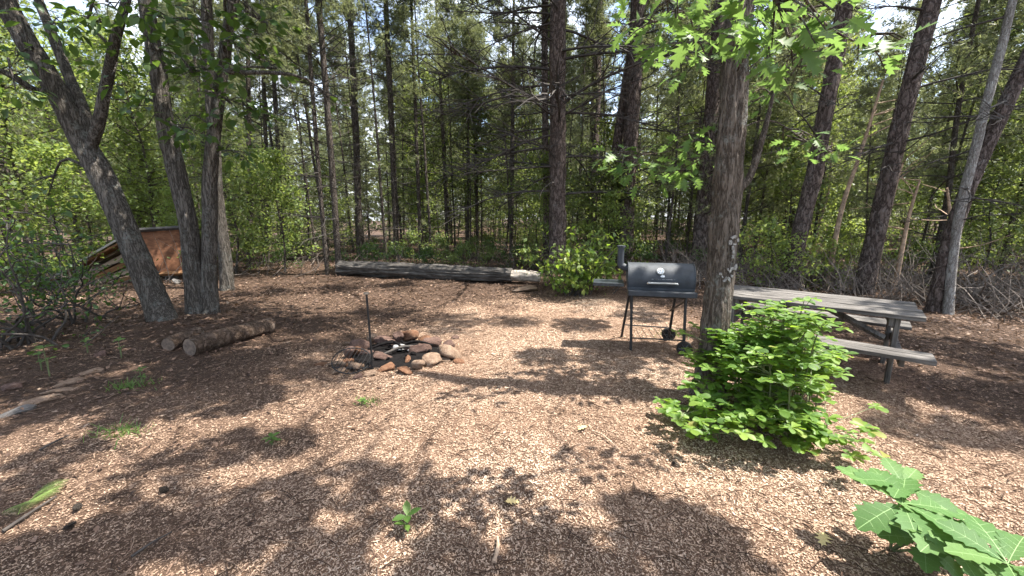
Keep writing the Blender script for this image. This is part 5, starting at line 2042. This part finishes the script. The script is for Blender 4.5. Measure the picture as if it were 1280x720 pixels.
# firewood and stones in front of the shelter
for i, (px, py) in enumerate(((196, 352), (212, 350), (222, 356))):
    p = on_ground(px, py)
    o = rock_obj('rock', i, 'stone_grey' if i else 'stone_rust', None, (p.x, p.y, g1(p.x, p.y) + .06), (.2, .15, .1), i)
    tag(o, ('rusty rock below the plywood panel, leftmost of three', 'grey rock below the plywood panel, middle of three', 'grey rock below the plywood panel, nearest the twin trunks')[i], 'rock')

# -------------------------------------------------- small things on the mulch
LD = bpy.data.meshes.new('x')
dl = one_leaf('dry_leaf', OAK, M['dry_leaf'])
for (px, py, s_, lab) in ((1030, 668, .11, 'yellow dry leaf on the mulch left of the oak seedling'), (735, 535, .10, 'yellowish dry leaf on the lit mulch left of the oak bush'), (630, 632, .09, 'pale dry leaf in the shade at the bottom centre')):
    p = on_ground(px, py)
    o = link('dry_leaf', dl, None, (p.x, p.y, g1(p.x, p.y) + .022), None, s_)
    o.rotation_euler = (.1, .1, rnd.uniform(0, 6))
    tag(o, lab, 'leaf')
for (a_, b_, r_, lab) in (((5, 670), (72, 628), .010, 'long dark stick on the mulch below the fern'), ((618, 712), (622, 680), .012, 'short pale stick at the bottom centre'), ((50, 565), (88, 548), .009, 'dark stick on the mulch left of the grass tuft'),
                          ((740, 540), (775, 562), .007, 'pale straw stick left of the oak bush'), ((165, 700), (215, 668), .007, 'thin dark stick near the lower left corner')):
    A, B = on_ground(*a_), on_ground(*b_)
    A.z, B.z = g1(A.x, A.y) + .018, g1(B.x, B.y) + .018
    mb = MB()
    tube(mb, [A, A.lerp(B, .4) + Vector((.01, .012, .01)), B], [r_, r_ * .8, r_ * .5], 7, 10)
    o = mb.build('stick', M['dead_tan' if 'pale' in lab else 'twig_dark'], None, A, smooth=True)
    o.location = A
    tag(o, lab, 'stick')


def cone_mesh():
    mb = MB()
    for k_ in range(9):
        z_ = k_ / 9
        r_ = math.sin(math.pi * (.12 + .82 * z_))
        for j in range(8):
            a_ = j * 6.283 / 8 + k_ * .4
            c_ = Vector((math.cos(a_), math.sin(a_), 0))
            t_ = Vector((-c_.y, c_.x, 0))
            base_ = Vector((0, 0, z_ * 2 - .9))
            tip = base_ + c_ * r_ * .75 + Vector((0, 0, .22))
            mb.add([tuple(base_ + t_ * .12), tuple(base_ - t_ * .12), tuple(tip - t_ * .2), tuple(tip + t_ * .2)], [(0, 1, 2, 3)])
    return mb.mesh('pine_cone', M['bark_thin'])


CM = cone_mesh()
for (px, py, lab) in ((98, 642, 'dark pine cone, upper of two beside the long stick'), (87, 664, 'dark pine cone, lower of two beside the long stick'), (207, 618, 'dark pine cone alone on the mulch at lower left'), (842, 580, 'small dark pine cone on the lit mulch below the oak bush')):
    p = on_ground(px, py)
    o = link('pine_cone', CM, None, (p.x, p.y, g1(p.x, p.y) + .026), None, .026 if px != 842 else .014)
    o.rotation_euler = (1.4, rnd.uniform(0, 3), rnd.uniform(0, 6))
    tag(o, lab, 'pine cone', 'pine cones')
